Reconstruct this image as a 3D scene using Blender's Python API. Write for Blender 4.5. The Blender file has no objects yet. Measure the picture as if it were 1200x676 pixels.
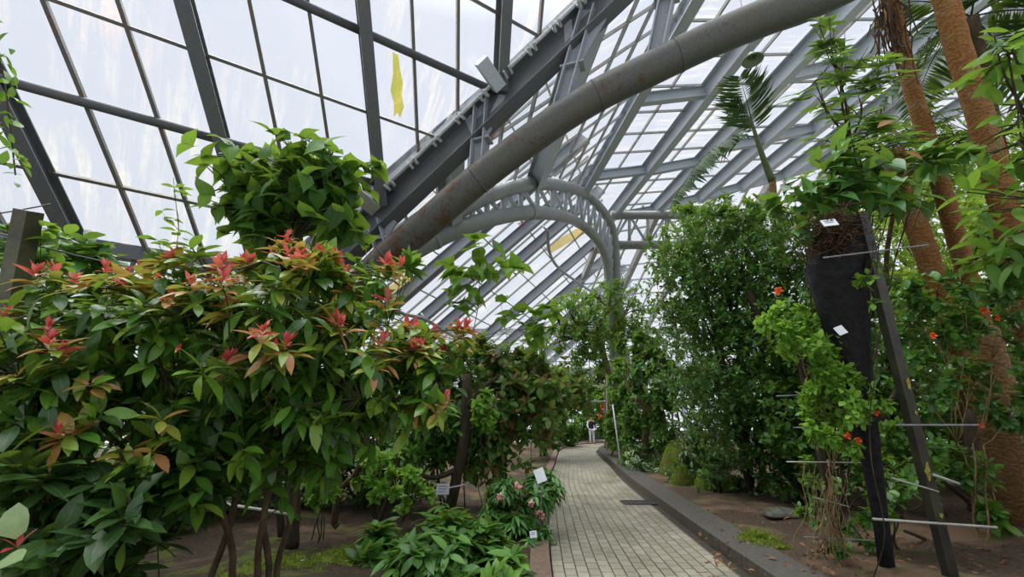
import bpy, math, random
import numpy as np
from mathutils import Vector
rng = np.random.default_rng(7)
random.seed(7)
COL = bpy.context.scene.collection
# ---------------------------------------------------------------- camera model
F = 500.0; EYE = 1.57; PITCH = math.atan(152 / 500.0); CP, SP = math.cos(PITCH), math.sin(PITCH)
E0 = np.array([0, 0, EYE])
def ray(x, y):
    u = (x - 600) / F; v = (338 - y) / F
    return np.array([u, CP - SP * v, SP + CP * v])
def P(x, y, D): return ray(x, y) * D + E0
def hit(x, y, O, n):
    r = ray(x, y); return r * (np.dot(n, np.array(O) - E0) / np.dot(n, r)) + E0
def G(x, y, z=0.0):
    return hit(x, y, (0, 0, z), np.array([0, 0, 1.0]))
def nrm(v):
    v = np.asarray(v, float); return v / (np.linalg.norm(v, axis=-1, keepdims=True) + 1e-9)
V = lambda *a: np.array(a, float)
# ---------------------------------------------------------------- objects
def finish(o, parent=None, label=None, cat=None, group=None, kind=None):
    COL.objects.link(o)
    if parent is not None: o.parent = parent
    if label: o['label'] = label
    if cat: o['category'] = cat
    if group: o['group'] = group
    if kind: o['kind'] = kind
    return o
def thing(name, label, cat, loc=(0, 0, 0), group=None, kind=None):
    o = bpy.data.objects.new(name, None); o.empty_display_size = .2
    o.location = tuple(float(c) for c in loc)
    return finish(o, None, label, cat, group, kind)
ORG = {}
def build(name, verts, faces, mats, parent=None, smooth=True, midx=None, uv=None, **k):
    """faces: list of index tuples, or list of equal-size numpy int arrays (k,n)"""
    me = bpy.data.meshes.new(name)
    verts = np.asarray(verts, np.float32)
    org = np.zeros(3, np.float32)
    if parent is not None:
        org = np.array(parent.location, np.float32) if parent.type == 'EMPTY' else ORG.get(parent.name, org)
        verts = verts - org
    if isinstance(faces, list) and len(faces) and isinstance(faces[0], np.ndarray):
        tot = np.concatenate([np.full(len(f), f.shape[1], np.int32) for f in faces])
        loops = np.concatenate([f.ravel() for f in faces]).astype(np.int32)
    else:
        tot = np.array([len(f) for f in faces], np.int32)
        loops = np.array([i for f in faces for i in f], np.int32)
    st = np.concatenate([[0], np.cumsum(tot)[:-1]]).astype(np.int32)
    me.vertices.add(len(verts)); me.vertices.foreach_set('co', verts.ravel())
    me.loops.add(len(loops)); me.loops.foreach_set('vertex_index', loops)
    me.polygons.add(len(tot)); me.polygons.foreach_set('loop_start', st)
    try: me.polygons.foreach_set('loop_total', tot)
    except Exception: pass
    me.polygons.foreach_set('use_smooth', np.full(len(tot), bool(smooth)))
    if midx is not None: me.polygons.foreach_set('material_index', np.asarray(midx, np.int32))
    if uv is not None:
        l = me.uv_layers.new(name='leaf'); l.data.foreach_set('uv', np.asarray(uv, np.float32)[loops].ravel())
    for m in (mats if isinstance(mats, (list, tuple)) else [mats]): me.materials.append(m)
    me.update(calc_edges=True); me.validate()
    o = bpy.data.objects.new(name, me); ORG[o.name] = org
    return finish(o, parent, **k)
class MB:
    """mesh collector for hard shapes"""
    def __init__(s): s.v = []; s.f = []; s.n = 0; s.m = []; s.cur = 0
    def add(s, v, f):
        v = np.asarray(v, float); s.v.append(v)
        for q in f: s.f.append(tuple(int(i) + s.n for i in q)); s.m.append(s.cur)
        s.n += len(v); return s
    def frame(s, p0, p1, up=(0, 0, 1)):
        p0 = np.asarray(p0, float); p1 = np.asarray(p1, float); t = nrm(p1 - p0); up = np.asarray(up, float)
        if abs(np.dot(t, nrm(up))) > .98: up = V(1, 0, 0)
        sd = nrm(np.cross(t, up)); u = np.cross(sd, t); return p0, p1, sd, u
    def prism(s, p0, p1, prof, up=(0, 0, 1)):
        p0, p1, sd, u = s.frame(p0, p1, up); n = len(prof)
        v = [p + a * sd + b * u for p in (p0, p1) for a, b in prof]
        f = [(i, (i + 1) % n, n + (i + 1) % n, n + i) for i in range(n)]
        f += [tuple(range(n - 1, -1, -1)), tuple(range(n, 2 * n))]
        return s.add(v, f)
    def bar(s, p0, p1, w, h, up=(0, 0, 1), off=0.0):
        return s.prism(p0, p1, [(-w / 2, -h / 2 + off), (w / 2, -h / 2 + off), (w / 2, h / 2 + off), (-w / 2, h / 2 + off)], up)
    def ibeam(s, p0, p1, w, h, up=(0, 0, 1), off=0.0, t=.028):
        a, b = w / 2, h / 2
        pr = [(-a, -b), (a, -b), (a, -b + t), (t / 2, -b + t), (t / 2, b - t), (a, b - t), (a, b), (-a, b), (-a, b - t), (-t / 2, b - t), (-t / 2, -b + t), (-a, -b + t)]
        p0, p1, sd, u = s.frame(p0, p1, up); n = 12
        v = [p + x * sd + (y + off) * u for p in (p0, p1) for x, y in pr]
        f = [(i, (i + 1) % n, n + (i + 1) % n, n + i) for i in range(n)]
        for q in ((0, 1, 2, 3, 10, 11), (3, 4, 9, 10), (4, 5, 6, 7, 8, 9)):
            f.append(tuple(q[::-1])); f.append(tuple(n + i for i in q))
        return s.add(v, f)
    def tube(s, pts, r, n=8, caps=True):
        pts = np.asarray(pts, float); k = len(pts); r = np.broadcast_to(np.asarray(r, float), (k,))
        t = np.gradient(pts, axis=0); t = nrm(t)
        ref = V(0, 0, 1) if abs(t[0, 2]) < .8 else V(1, 0, 0)
        sd = np.zeros_like(t); sd[0] = nrm(np.cross(t[0], ref))
        for i in range(1, k): sd[i] = nrm(sd[i - 1] - t[i] * np.dot(sd[i - 1], t[i]))
        u = np.cross(sd, t)
        an = np.arange(n) * 2 * np.pi / n
        ring = pts[:, None] + r[:, None, None] * (np.cos(an)[None, :, None] * sd[:, None] + np.sin(an)[None, :, None] * u[:, None])
        f = [(i * n + j, i * n + (j + 1) % n, (i + 1) * n + (j + 1) % n, (i + 1) * n + j) for i in range(k - 1) for j in range(n)]
        if caps: f += [tuple(range(n - 1, -1, -1)), tuple((k - 1) * n + j for j in range(n))]
        return s.add(ring.reshape(-1, 3), f)
    def box(s, c, d, rz=0.0):
        c = np.asarray(c, float); x, y, z = np.array(d) / 2; cs, sn = math.cos(rz), math.sin(rz)
        v = [c + V(a * x * cs - b * y * sn, a * x * sn + b * y * cs, e * z) for e in (-1, 1) for a, b in ((-1, -1), (1, -1), (1, 1), (-1, 1))]
        return s.add(v, [(3, 2, 1, 0), (4, 5, 6, 7), (0, 1, 5, 4), (1, 2, 6, 5), (2, 3, 7, 6), (3, 0, 4, 7)])
    def slab(s, poly, n, th):
        """flat polygon (list of 3-D points) thickened along n"""
        poly = np.asarray(poly, float); n = nrm(n) * th / 2; k = len(poly)
        v = np.concatenate([poly - n, poly + n])
        f = [tuple(range(k - 1, -1, -1)), tuple(range(k, 2 * k))] + [(i, (i + 1) % k, k + (i + 1) % k, k + i) for i in range(k)]
        return s.add(v, f)
    def build(s, name, mats, parent=None, smooth=False, **k):
        return build(name, np.concatenate(s.v), s.f, mats, parent, smooth, s.m if isinstance(mats, (list, tuple)) else None, **k)
# ---------------------------------------------------------------- materials
def newmat(name):
    m = bpy.data.materials.new(name); m.use_nodes = True; nt = m.node_tree; nt.nodes.clear()
    out = nt.nodes.new('ShaderNodeOutputMaterial'); return m, nt, out
def N(nt, t, **k):
    n = nt.nodes.new(t)
    for a, b in k.items():
        if hasattr(n, a): setattr(n, a, b)
        else: n.inputs[a.replace('_', ' ')].default_value = b
    return n
def ramp(nt, fac, stops, interp='LINEAR'):
    r = nt.nodes.new('ShaderNodeValToRGB'); r.color_ramp.interpolation = interp
    el = r.color_ramp.elements
    while len(el) < len(stops): el.new(.5)
    for e, (p, c) in zip(el, stops): e.position = p; e.color = (*c, 1) if len(c) == 3 else c
    nt.links.new(fac, r.inputs[0]); return r.outputs[0]
def noise(nt, scale, detail=4, rough=.6, vec=None, dim='3D', dist=0):
    n = nt.nodes.new('ShaderNodeTexNoise'); n.inputs['Scale'].default_value = scale; n.inputs['Detail'].default_value = detail
    n.inputs['Roughness'].default_value = rough; n.inputs['Distortion'].default_value = dist
    if vec is not None: nt.links.new(vec, n.inputs['Vector'])
    return n.outputs[0]
def geopos(nt, scale=(1, 1, 1), rot=(0, 0, 0), loc=(0, 0, 0)):
    g = nt.nodes.new('ShaderNodeNewGeometry'); mp = nt.nodes.new('ShaderNodeMapping')
    mp.inputs['Scale'].default_value = scale; mp.inputs['Rotation'].default_value = rot; mp.inputs['Location'].default_value = loc
    nt.links.new(g.outputs['Position'], mp.inputs['Vector']); return mp.outputs[0]
def mixc(nt, fac, a, b, mode='MIX'):
    m = nt.nodes.new('ShaderNodeMix'); m.data_type = 'RGBA'; m.blend_type = mode
    for s, v in ((m.inputs[0], fac), (m.inputs[6], a), (m.inputs[7], b)):
        if hasattr(v, 'is_linked'): nt.links.new(v, s)
        else: s.default_value = v if isinstance(v, (int, float)) else ((*v, 1) if len(v) == 3 else v)
    return m.outputs[2]
def math_(nt, op, a, b=None, c=None):
    m = nt.nodes.new('ShaderNodeMath'); m.operation = op
    for i, v in enumerate((a, b, c)):
        if v is None: continue
        if hasattr(v, 'is_linked'): nt.links.new(v, m.inputs[i])
        else: m.inputs[i].default_value = v
    return m.outputs[0]
def bsdf(nt, out, color, rough=.5, spec=.5, metal=0, bump=None, bump_s=.3, bump_d=.02):
    b = nt.nodes.new('ShaderNodeBsdfPrincipled'); b.inputs['Roughness'].default_value = rough if not hasattr(rough, 'is_linked') else .5
    if hasattr(rough, 'is_linked'): nt.links.new(rough, b.inputs['Roughness'])
    b.inputs['Specular IOR Level'].default_value = spec; b.inputs['Metallic'].default_value = metal
    if hasattr(color, 'is_linked'): nt.links.new(color, b.inputs['Base Color'])
    else: b.inputs['Base Color'].default_value = (*color, 1)
    if bump is not None:
        bp = nt.nodes.new('ShaderNodeBump'); bp.inputs['Strength'].default_value = bump_s; bp.inputs['Distance'].default_value = bump_d
        nt.links.new(bump, bp.inputs['Height']); nt.links.new(bp.outputs[0], b.inputs['Normal'])
    if out is not None: nt.links.new(b.outputs[0], out.inputs[0])
    return b
def plain(name, c, rough=.5, spec=.4, var=.25, scale=12, metal=0, bs=.0):
    m, nt, out = newmat(name); n = noise(nt, scale, vec=geopos(nt))
    d = tuple(x * (1 - var) for x in c); e = tuple(min(1, x * (1 + var)) for x in c)
    bsdf(nt, out, ramp(nt, n, [(.3, d), (.7, e)]), rough, spec, metal, n if bs else None, bs); return m
def leafmat(name, cols, rough=.36, spec=.5, trans=.28, vein=.35, edge=None, tcol=None):
    """cols: colours picked per leaf; pale midrib and side veins from the leaf's own u,v; edge: variegated margin"""
    m, nt, out = newmat(name); g = nt.nodes.new('ShaderNodeNewGeometry')
    k = len(cols); c = ramp(nt, g.outputs['Random Per Island'], [(i / k, x) for i, x in enumerate(cols)], 'CONSTANT')
    uvn = nt.nodes.new('ShaderNodeUVMap'); uvn.uv_map = 'leaf'; sx = nt.nodes.new('ShaderNodeSeparateXYZ'); nt.links.new(uvn.outputs[0], sx.inputs[0])
    av = math_(nt, 'ABSOLUTE', sx.outputs[1])
    mid = math_(nt, 'LESS_THAN', av, .07)
    w = math_(nt, 'FRACT', math_(nt, 'SUBTRACT', math_(nt, 'MULTIPLY', sx.outputs[0], 7.0), math_(nt, 'MULTIPLY', av, 1.6)))
    side = math_(nt, 'MULTIPLY', math_(nt, 'LESS_THAN', w, .12), .45)
    vf = math_(nt, 'MULTIPLY', math_(nt, 'MAXIMUM', mid, side), vein)
    c2 = mixc(nt, .5, c, (.35, .45, .12))
    c = mixc(nt, vf, c, c2)
    if edge is not None:
        ef = math_(nt, 'GREATER_THAN', math_(nt, 'ADD', av, math_(nt, 'MULTIPLY', noise(nt, 40, 2, vec=geopos(nt)), .5)), .85)
        c = mixc(nt, ef, c, edge)
    c = mixc(nt, .35, c, ramp(nt, noise(nt, 25, 3, vec=geopos(nt)), [(.3, (.35, .35, .35)), (.7, (.75, .75, .75))]), 'OVERLAY')
    b = bsdf(nt, None, c, rough, spec)
    # leaves pass light, a little yellower
    t = nt.nodes.new('ShaderNodeBsdfTranslucent'); tc = mixc(nt, .6, c, tcol or (.42, .62, .06), 'MIX'); nt.links.new(tc, t.inputs[0])
    mx = nt.nodes.new('ShaderNodeMixShader'); mx.inputs[0].default_value = trans
    nt.links.new(b.outputs[0], mx.inputs[1]); nt.links.new(t.outputs[0], mx.inputs[2]); nt.links.new(mx.outputs[0], out.inputs[0]); return m
def barkmat(name, a, b, ring=0.0, scale=14, stretch=.25):
    m, nt, out = newmat(name); ps = geopos(nt, (1, 1, stretch)); n = noise(nt, scale, 6, .65, ps)
    c = ramp(nt, n, [(.3, a), (.68, b)])
    h = n
    if ring: c = mixc(nt, ramp(nt, noise(nt, 3.5, 5, .7, geopos(nt, loc=(7, 2, 1))), [(.5, (0, 0, 0)), (.68, (.75, .75, .75))]), c, (.33, .25, .15))
    if ring:
        w = nt.nodes.new('ShaderNodeTexWave'); w.bands_direction = 'Z'; w.inputs['Scale'].default_value = ring; w.inputs['Distortion'].default_value = 14; w.inputs['Detail'].default_value = 5; w.inputs['Detail Scale'].default_value = 1.6
        nt.links.new(geopos(nt), w.inputs['Vector']); c = mixc(nt, math_(nt, 'MULTIPLY', w.outputs[1], .3), c, tuple(x * .35 for x in a)); h = math_(nt, 'ADD', n, math_(nt, 'MULTIPLY', w.outputs[1], .4))
    bsdf(nt, out, c, .85, .2, 0, h, .7, .03); return m
def steelmat(name, base, rust=.0, rscale=3, thr=.55, green=0):
    m, nt, out = newmat(name); n = noise(nt, rscale, 7, .7, geopos(nt)); f = noise(nt, 30, 4, .6, geopos(nt))
    c = ramp(nt, f, [(.3, tuple(x * .82 for x in base)), (.7, tuple(x * 1.12 for x in base))])
    if green: c = mixc(nt, math_(nt, 'MULTIPLY', ramp(nt, noise(nt, 2.2, 4, vec=geopos(nt, loc=(3, 1, 8))), [(.45, (0, 0, 0)), (.7, (1, 1, 1))]), green), c, (.14, .15, .07))
    if rust:
        rf = math_(nt, 'MULTIPLY', ramp(nt, n, [(thr, (0, 0, 0)), (thr + .1, (1, 1, 1))]), rust)
        rc = ramp(nt, noise(nt, 60, 3, vec=geopos(nt)), [(.35, (.06, .03, .02)), (.65, (.26, .12, .06))])
        c = mixc(nt, rf, c, rc)
    bsdf(nt, out, c, .5, .4, 0, f, .15, .01); return m
def glassmat(name, along=(.847, .531, 0), down=(-.07, .74, -.67), dirt=.5):
    m, nt, out = newmat(name)
    tr = nt.nodes.new('ShaderNodeBsdfTransparent'); tr.inputs[0].default_value = (.96, .97, .98, 1)
    gl = nt.nodes.new('ShaderNodeBsdfGlossy'); gl.inputs['Roughness'].default_value = .12
    mx = nt.nodes.new('ShaderNodeMixShader'); mx.inputs[0].default_value = .05
    nt.links.new(tr.outputs[0], mx.inputs[1]); nt.links.new(gl.outputs[0], mx.inputs[2])
    # streaks of grime running down the slope of the glass
    g = nt.nodes.new('ShaderNodeNewGeometry'); cx = nt.nodes.new('ShaderNodeCombineXYZ')
    for k_, (dv, sc_) in enumerate(((along, 5.0), (down, .55))):
        d_ = nt.nodes.new('ShaderNodeVectorMath'); d_.operation = 'DOT_PRODUCT'; nt.links.new(g.outputs['Position'], d_.inputs[0]); d_.inputs[1].default_value = [c_ * sc_ for c_ in dv]; nt.links.new(d_.outputs['Value'], cx.inputs[k_])
    a = noise(nt, .45, 3, .5, geopos(nt)); s = noise(nt, 1.0, 5, .7, cx.outputs[0])
    f = math_(nt, 'MULTIPLY', ramp(nt, a, [(.42, (0, 0, 0)), (.62, (1, 1, 1))]), ramp(nt, s, [(.48, (0, 0, 0)), (.72, (1, 1, 1))]))
    f = math_(nt, 'MULTIPLY', f, math_(nt, 'MULTIPLY', ramp(nt, noise(nt, 9, 5, .75, geopos(nt)), [(.3, (.2, .2, .2)), (.6, (1, 1, 1))]), dirt))
    c = ramp(nt, noise(nt, .7, 2, vec=geopos(nt, loc=(5, 5, 5))), [(.3, (.50, .38, .33)), (.45, (.55, .47, .38)), (.6, (.52, .48, .36))])
    t = nt.nodes.new('ShaderNodeBsdfTranslucent'); nt.links.new(c, t.inputs[0])
    m2 = nt.nodes.new('ShaderNodeMixShader'); nt.links.new(f, m2.inputs[0]); nt.links.new(mx.outputs[0], m2.inputs[1]); nt.links.new(t.outputs[0], m2.inputs[2])
    nt.links.new(m2.outputs[0], out.inputs[0]); return m
M = {}
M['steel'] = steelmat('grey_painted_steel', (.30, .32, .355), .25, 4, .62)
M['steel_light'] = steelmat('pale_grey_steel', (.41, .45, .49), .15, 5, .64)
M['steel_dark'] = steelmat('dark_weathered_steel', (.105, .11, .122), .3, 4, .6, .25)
def pipemat():
    m, nt, out = newmat('rusting_grey_pipe'); ps = geopos(nt); n = noise(nt, 2.6, 8, .75, ps, dist=.4); f = noise(nt, 26, 4, .6, ps)
    c = ramp(nt, f, [(.3, (.075, .075, .072)), (.7, (.112, .112, .108))])
    c = mixc(nt, ramp(nt, noise(nt, 1.4, 4, vec=geopos(nt, loc=(3, 1, 8))), [(.42, (0, 0, 0)), (.7, (.6, .6, .6))]), c, (.10, .095, .06))
    sx = nt.nodes.new('ShaderNodeSeparateXYZ'); nt.links.new(ps, sx.inputs[0])
    low = math_(nt, 'MULTIPLY', math_(nt, 'SUBTRACT', 8.2, sx.outputs[2]), .04)          # the lower arch has rusted most
    rf = ramp(nt, math_(nt, 'ADD', n, low), [(.62, (0, 0, 0)), (.70, (.92, .92, .92))])
    rc = ramp(nt, noise(nt, 40, 4, .7, ps), [(.35, (.03, .016, .011)), (.65, (.15, .062, .028))])
    bsdf(nt, out, mixc(nt, rf, c, rc), .55, .35, 0, f, .2, .01); return m
M['pipe'] = pipemat()
M['chord'] = steelmat('truss_pipe', (.27, .285, .28), .5, 2.2, .58, .3)
M['conduit'] = plain('pale_conduit', (.42, .44, .44), .5)
M['algae_block'] = steelmat('algae_stained_casting', (.30, .31, .28), .3, 6, .58, .8)
M['glass'] = glassmat('stained_roof_glass', dirt=.6)
M['glass_far'] = glassmat('far_roof_glass', (-.127, .992, 0), (.74, .09, .66), .6)
M['pane_yellow'] = glassmat('yellowed_pane', dirt=.3); M['pane_algae'] = glassmat('yellow_algae', dirt=.6); M['pane_pink'] = glassmat('rust_stained_pane', dirt=.5)
for k_, c_ in (('pane_yellow', (.86, .76, .48, 1)), ('pane_pink', (.80, .60, .55, 1)), ('pane_algae', (.84, .81, .36, 1))):
    for n_ in M[k_].node_tree.nodes:
        if n_.type == 'BSDF_TRANSPARENT': n_.inputs[0].default_value = c_
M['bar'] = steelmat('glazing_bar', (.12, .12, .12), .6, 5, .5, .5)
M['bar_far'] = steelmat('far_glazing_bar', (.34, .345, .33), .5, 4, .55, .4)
M['black'] = plain('black_shade_fabric', (.012, .012, .014), .8, .3, .6, 18, bs=.8)
M['wire'] = plain('wire_grey', (.05, .05, .05), .5)
M['rod'] = plain('grey_rod', (.16, .16, .17), .5, .4, .3)
M['rodlight'] = plain('pale_rod', (.34, .33, .29), .6)
M['plate'] = plain('label_plate', (.62, .65, .68), .35, .5, .06)
M['plategrey'] = plain('grey_plate', (.25, .26, .27), .4, .5, .08)
M['ink'] = plain('plate_print', (.08, .08, .09), .6)
M['white'] = plain('white_plastic', (.75, .77, .78), .4, .4, .06)
M['fibre'] = barkmat('brown_fibre', (.02, .012, .008), (.12, .07, .035), 0, 40, 1)
M['bark'] = barkmat('dark_bark', (.018, .015, .011), (.07, .055, .035))
M['bark_tan'] = barkmat('tan_bark', (.09, .06, .03), (.22, .16, .09))
M['bark_mid'] = barkmat('brown_bark', (.04, .028, .017), (.13, .09, .055))
M['palm'] = barkmat('orange_palm_trunk', (.16, .065, .02), (.42, .20, .07), 4.5, 34, 1.6)
M['palm_pale'] = barkmat('pale_palm_trunk', (.16, .085, .03), (.36, .21, .09), 3.5, 30, 1.4)
M['twig'] = plain('green_twig', (.05, .055, .02), .7, .2)
M['twigred'] = plain('red_twig', (.16, .05, .03), .7, .2)
M['drystem'] = plain('dry_vine', (.24, .17, .09), .8, .2, .35)
# foliage
M['L_red_mature'] = leafmat('glossy_dark_leaf', [(.02, .07, .01), (.035, .12, .015), (.055, .16, .018), (.11, .25, .025), (.025, .085, .013), (.17, .29, .03)], .28, .5, .25)
M['L_red_young'] = leafmat('coppery_young_leaf', [(.26, .3, .04), (.36, .2, .05), (.28, .34, .045), (.44, .2, .08), (.19, .3, .035), (.32, .16, .05)], .35, .5, .3, tcol=(.6, .5, .08))
M['L_red_new'] = leafmat('red_new_leaf', [(.42, .05, .05), (.55, .17, .13), (.5, .10, .11), (.58, .24, .15), (.34, .03, .05)], .4, .4, .3, tcol=(.8, .12, .08))
M['L_lobed'] = leafmat('broad_lobed_leaf', [(.05, .15, .02), (.035, .11, .018), (.08, .21, .03), (.06, .17, .025), (.02, .07, .015)], .5, .3, .38)
M['L_bright'] = leafmat('bright_green_leaf', [(.10, .25, .03), (.07, .19, .025), (.14, .3, .04), (.055, .15, .02)], .42, .4, .35)
M['L_mid'] = leafmat('mid_green_leaf', [(.04, .13, .018), (.065, .19, .03), (.03, .10, .015), (.10, .24, .04), (.055, .16, .03)], .4, .4, .3)
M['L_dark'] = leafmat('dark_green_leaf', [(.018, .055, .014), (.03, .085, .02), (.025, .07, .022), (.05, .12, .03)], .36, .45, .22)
M['L_blue'] = leafmat('blue_green_leaf', [(.03, .12, .02), (.05, .17, .03), (.07, .21, .04), (.022, .085, .016), (.10, .25, .055)], .36, .5, .25)
M['L_yellow'] = leafmat('yellow_green_leaf', [(.2, .34, .035), (.27, .37, .05), (.14, .26, .03), (.33, .36, .06)], .45, .35, .4)
M['L_copper'] = leafmat('bronze_mixed_leaf', [(.06, .16, .025), (.05, .13, .02), (.12, .22, .045), (.24, .10, .06), (.065, .18, .03), (.09, .16, .04), (.16, .10, .04), (.08, .2, .05)], .42, .4, .3)
M['L_varieg'] = leafmat('cream_edged_leaf', [(.05, .14, .04), (.08, .2, .06), (.04, .12, .03)], .4, .4, .25, edge=(.55, .62, .42))
M['L_fern'] = leafmat('light_fern_leaf', [(.17, .36, .045), (.12, .28, .035), (.23, .42, .06)], .5, .3, .4, vein=.15)
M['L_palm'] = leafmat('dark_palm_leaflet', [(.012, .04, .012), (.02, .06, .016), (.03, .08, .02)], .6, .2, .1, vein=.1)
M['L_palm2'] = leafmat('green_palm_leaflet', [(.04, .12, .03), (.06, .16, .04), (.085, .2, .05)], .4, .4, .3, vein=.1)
M['L_moss'] = leafmat('moss_tuft', [(.07, .12, .012), (.12, .19, .02), (.17, .24, .03), (.13, .13, .03)], .8, .1, .3, 0)
M['L_silver'] = leafmat('pale_striped_leaf', [(.24, .38, .18), (.3, .42, .2)], .4, .4, .25, vein=.9)
M['L_dead'] = leafmat('dry_brown_leaf', [(.16, .07, .035), (.24, .11, .05), (.1, .05, .03)], .7, .2, .2, tcol=(.4, .2, .08))
M['F_orange'] = leafmat('orange_petal', [(.85, .16, .03), (.8, .24, .06), (.9, .12, .04)], .5, .3, .3, 0, tcol=(.9, .3, .08))
M['F_red'] = leafmat('red_petal', [(.8, .05, .03), (.75, .1, .05)], .5, .3, .3, 0, tcol=(.9, .15, .08))
M['F_pink'] = leafmat('pink_petal', [(.75, .3, .32), (.7, .42, .42), (.6, .2, .22)], .5, .3, .3, 0, tcol=(.8, .4, .4))
M['F_white'] = leafmat('white_petal', [(.75, .75, .68), (.7, .72, .6)], .5, .3, .3, 0, tcol=(.8, .8, .6))
def mossmat():
    m, nt, out = newmat('green_moss'); n = noise(nt, 45, 5, .7, geopos(nt)); b = noise(nt, 5, 3, .6, geopos(nt))
    c = mixc(nt, ramp(nt, b, [(.4, (0, 0, 0)), (.62, (1, 1, 1))]), ramp(nt, n, [(.3, (.05, .09, .012)), (.7, (.16, .26, .03))]), ramp(nt, n, [(.3, (.09, .08, .025)), (.7, (.2, .19, .05))]))
    bsdf(nt, out, c, .95, .1, 0, n, 1, .03); return m
M['moss'] = mossmat()
def soilmat(name, dk, mossy):
    m, nt, out = newmat(name); n = noise(nt, 26, 8, .75, geopos(nt)); b = noise(nt, .9, 4, .6, geopos(nt)); k = noise(nt, 1.6, 5, .7, geopos(nt, loc=(4, 9, 2)))
    c = ramp(nt, n, [(.3, tuple(dk * x for x in (.045, .033, .024))), (.55, tuple(dk * x for x in (.14, .10, .07))), (.75, tuple(dk * x for x in (.27, .20, .14)))])
    c = mixc(nt, math_(nt, 'MULTIPLY', ramp(nt, b, [(.52, (0, 0, 0)), (.62, (1, 1, 1))]), .7), c, (.34 * dk, .22 * dk, .145 * dk))
    c = mixc(nt, math_(nt, 'MULTIPLY', ramp(nt, k, [(.60 - mossy, (0, 0, 0)), (.68 - mossy, (1, 1, 1))]), .8), c, (.10, .15, .02))
    bsdf(nt, out, c, .95, .15, 0, n, 1, .04); return m
M['soil'] = soilmat('bed_soil', .78, .04); M['soil_dark'] = soilmat('dark_mossy_soil', .55, .05)  # left bed soil gets a darker base and a touch more moss
def pavemat():
    m, nt, out = newmat('grey_tan_pavers'); g = nt.nodes.new('ShaderNodeUVMap'); g.uv_map = 'leaf'
    br = nt.nodes.new('ShaderNodeTexBrick'); br.offset = .5; nt.links.new(g.outputs[0], br.inputs['Vector'])
    for k, v in (('Scale', 1.0), ('Mortar Size', .007), ('Mortar Smooth', .1), ('Bias', -.1), ('Brick Width', .20), ('Row Height', .128)): br.inputs[k].default_value = v
    br.inputs['Color1'].default_value = (.31, .285, .22, 1); br.inputs['Color2'].default_value = (.235, .217, .168, 1); br.inputs['Mortar'].default_value = (.05, .045, .032, 1)
    n = noise(nt, 120, 3, .7, geopos(nt)); w = noise(nt, 1.1, 4, .6, geopos(nt))
    c = mixc(nt, .7, br.outputs[0], ramp(nt, n, [(.3, (.28, .28, .28)), (.7, (.72, .72, .72))]), 'OVERLAY')
    c = mixc(nt, .6, c, ramp(nt, w, [(.3, (.36, .36, .35)), (.7, (.6, .6, .6))]), 'OVERLAY')
    r = ramp(nt, w, [(.35, (.28, .28, .28)), (.65, (.52, .52, .52))])
    bsdf(nt, out, c, r, .5, 0, br.outputs[1], -.3, .006); return m
M['pave'] = pavemat()
def kerbmat(name, a, b, green=.4):
    m, nt, out = newmat(name); n = noise(nt, 18, 7, .75, geopos(nt)); v = noise(nt, 5, 5, .7, geopos(nt, (1, 1, .3)))
    c = ramp(nt, n, [(.3, a), (.7, b)])
    c = mixc(nt, math_(nt, 'MULTIPLY', ramp(nt, v, [(.48, (0, 0, 0)), (.62, (1, 1, 1))]), green), c, (.055, .06, .02))
    bsdf(nt, out, c, .85, .3, 0, n, .5, .02); return m
M['kerb'] = kerbmat('damp_dark_concrete', (.03, .026, .02), (.12, .10, .075))
M['kerb_top'] = kerbmat('damp_grey_concrete', (.045, .042, .038), (.10, .092, .08), .2)
M['kerb_red'] = kerbmat('brown_brick_kerb', (.09, .06, .045), (.24, .16, .12), .15)
M['gutter'] = kerbmat('wet_gutter', (.02, .018, .014), (.06, .052, .04), .3)
M['grate'] = plain('iron_grate', (.03, .03, .03), .6)
M['rock'] = kerbmat('grey_rock', (.05, .05, .045), (.2, .19, .17), .7)
M['outside'] = plain('outside_ground', (.35, .36, .36), .9, .1)
M['skin'] = plain('skin', (.5, .3, .2), .6, .3, .08)
M['hair'] = plain('dark_hair', (.02, .014, .01), .5)
M['navy'] = plain('navy_cloth', (.012, .014, .03), .8)
M['whitecloth'] = plain('white_cloth', (.7, .7, .7), .8, .2, .06)
M['brass'] = steelmat('verdigris_bell', (.24, .32, .2), .2, 6, .62)
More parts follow.
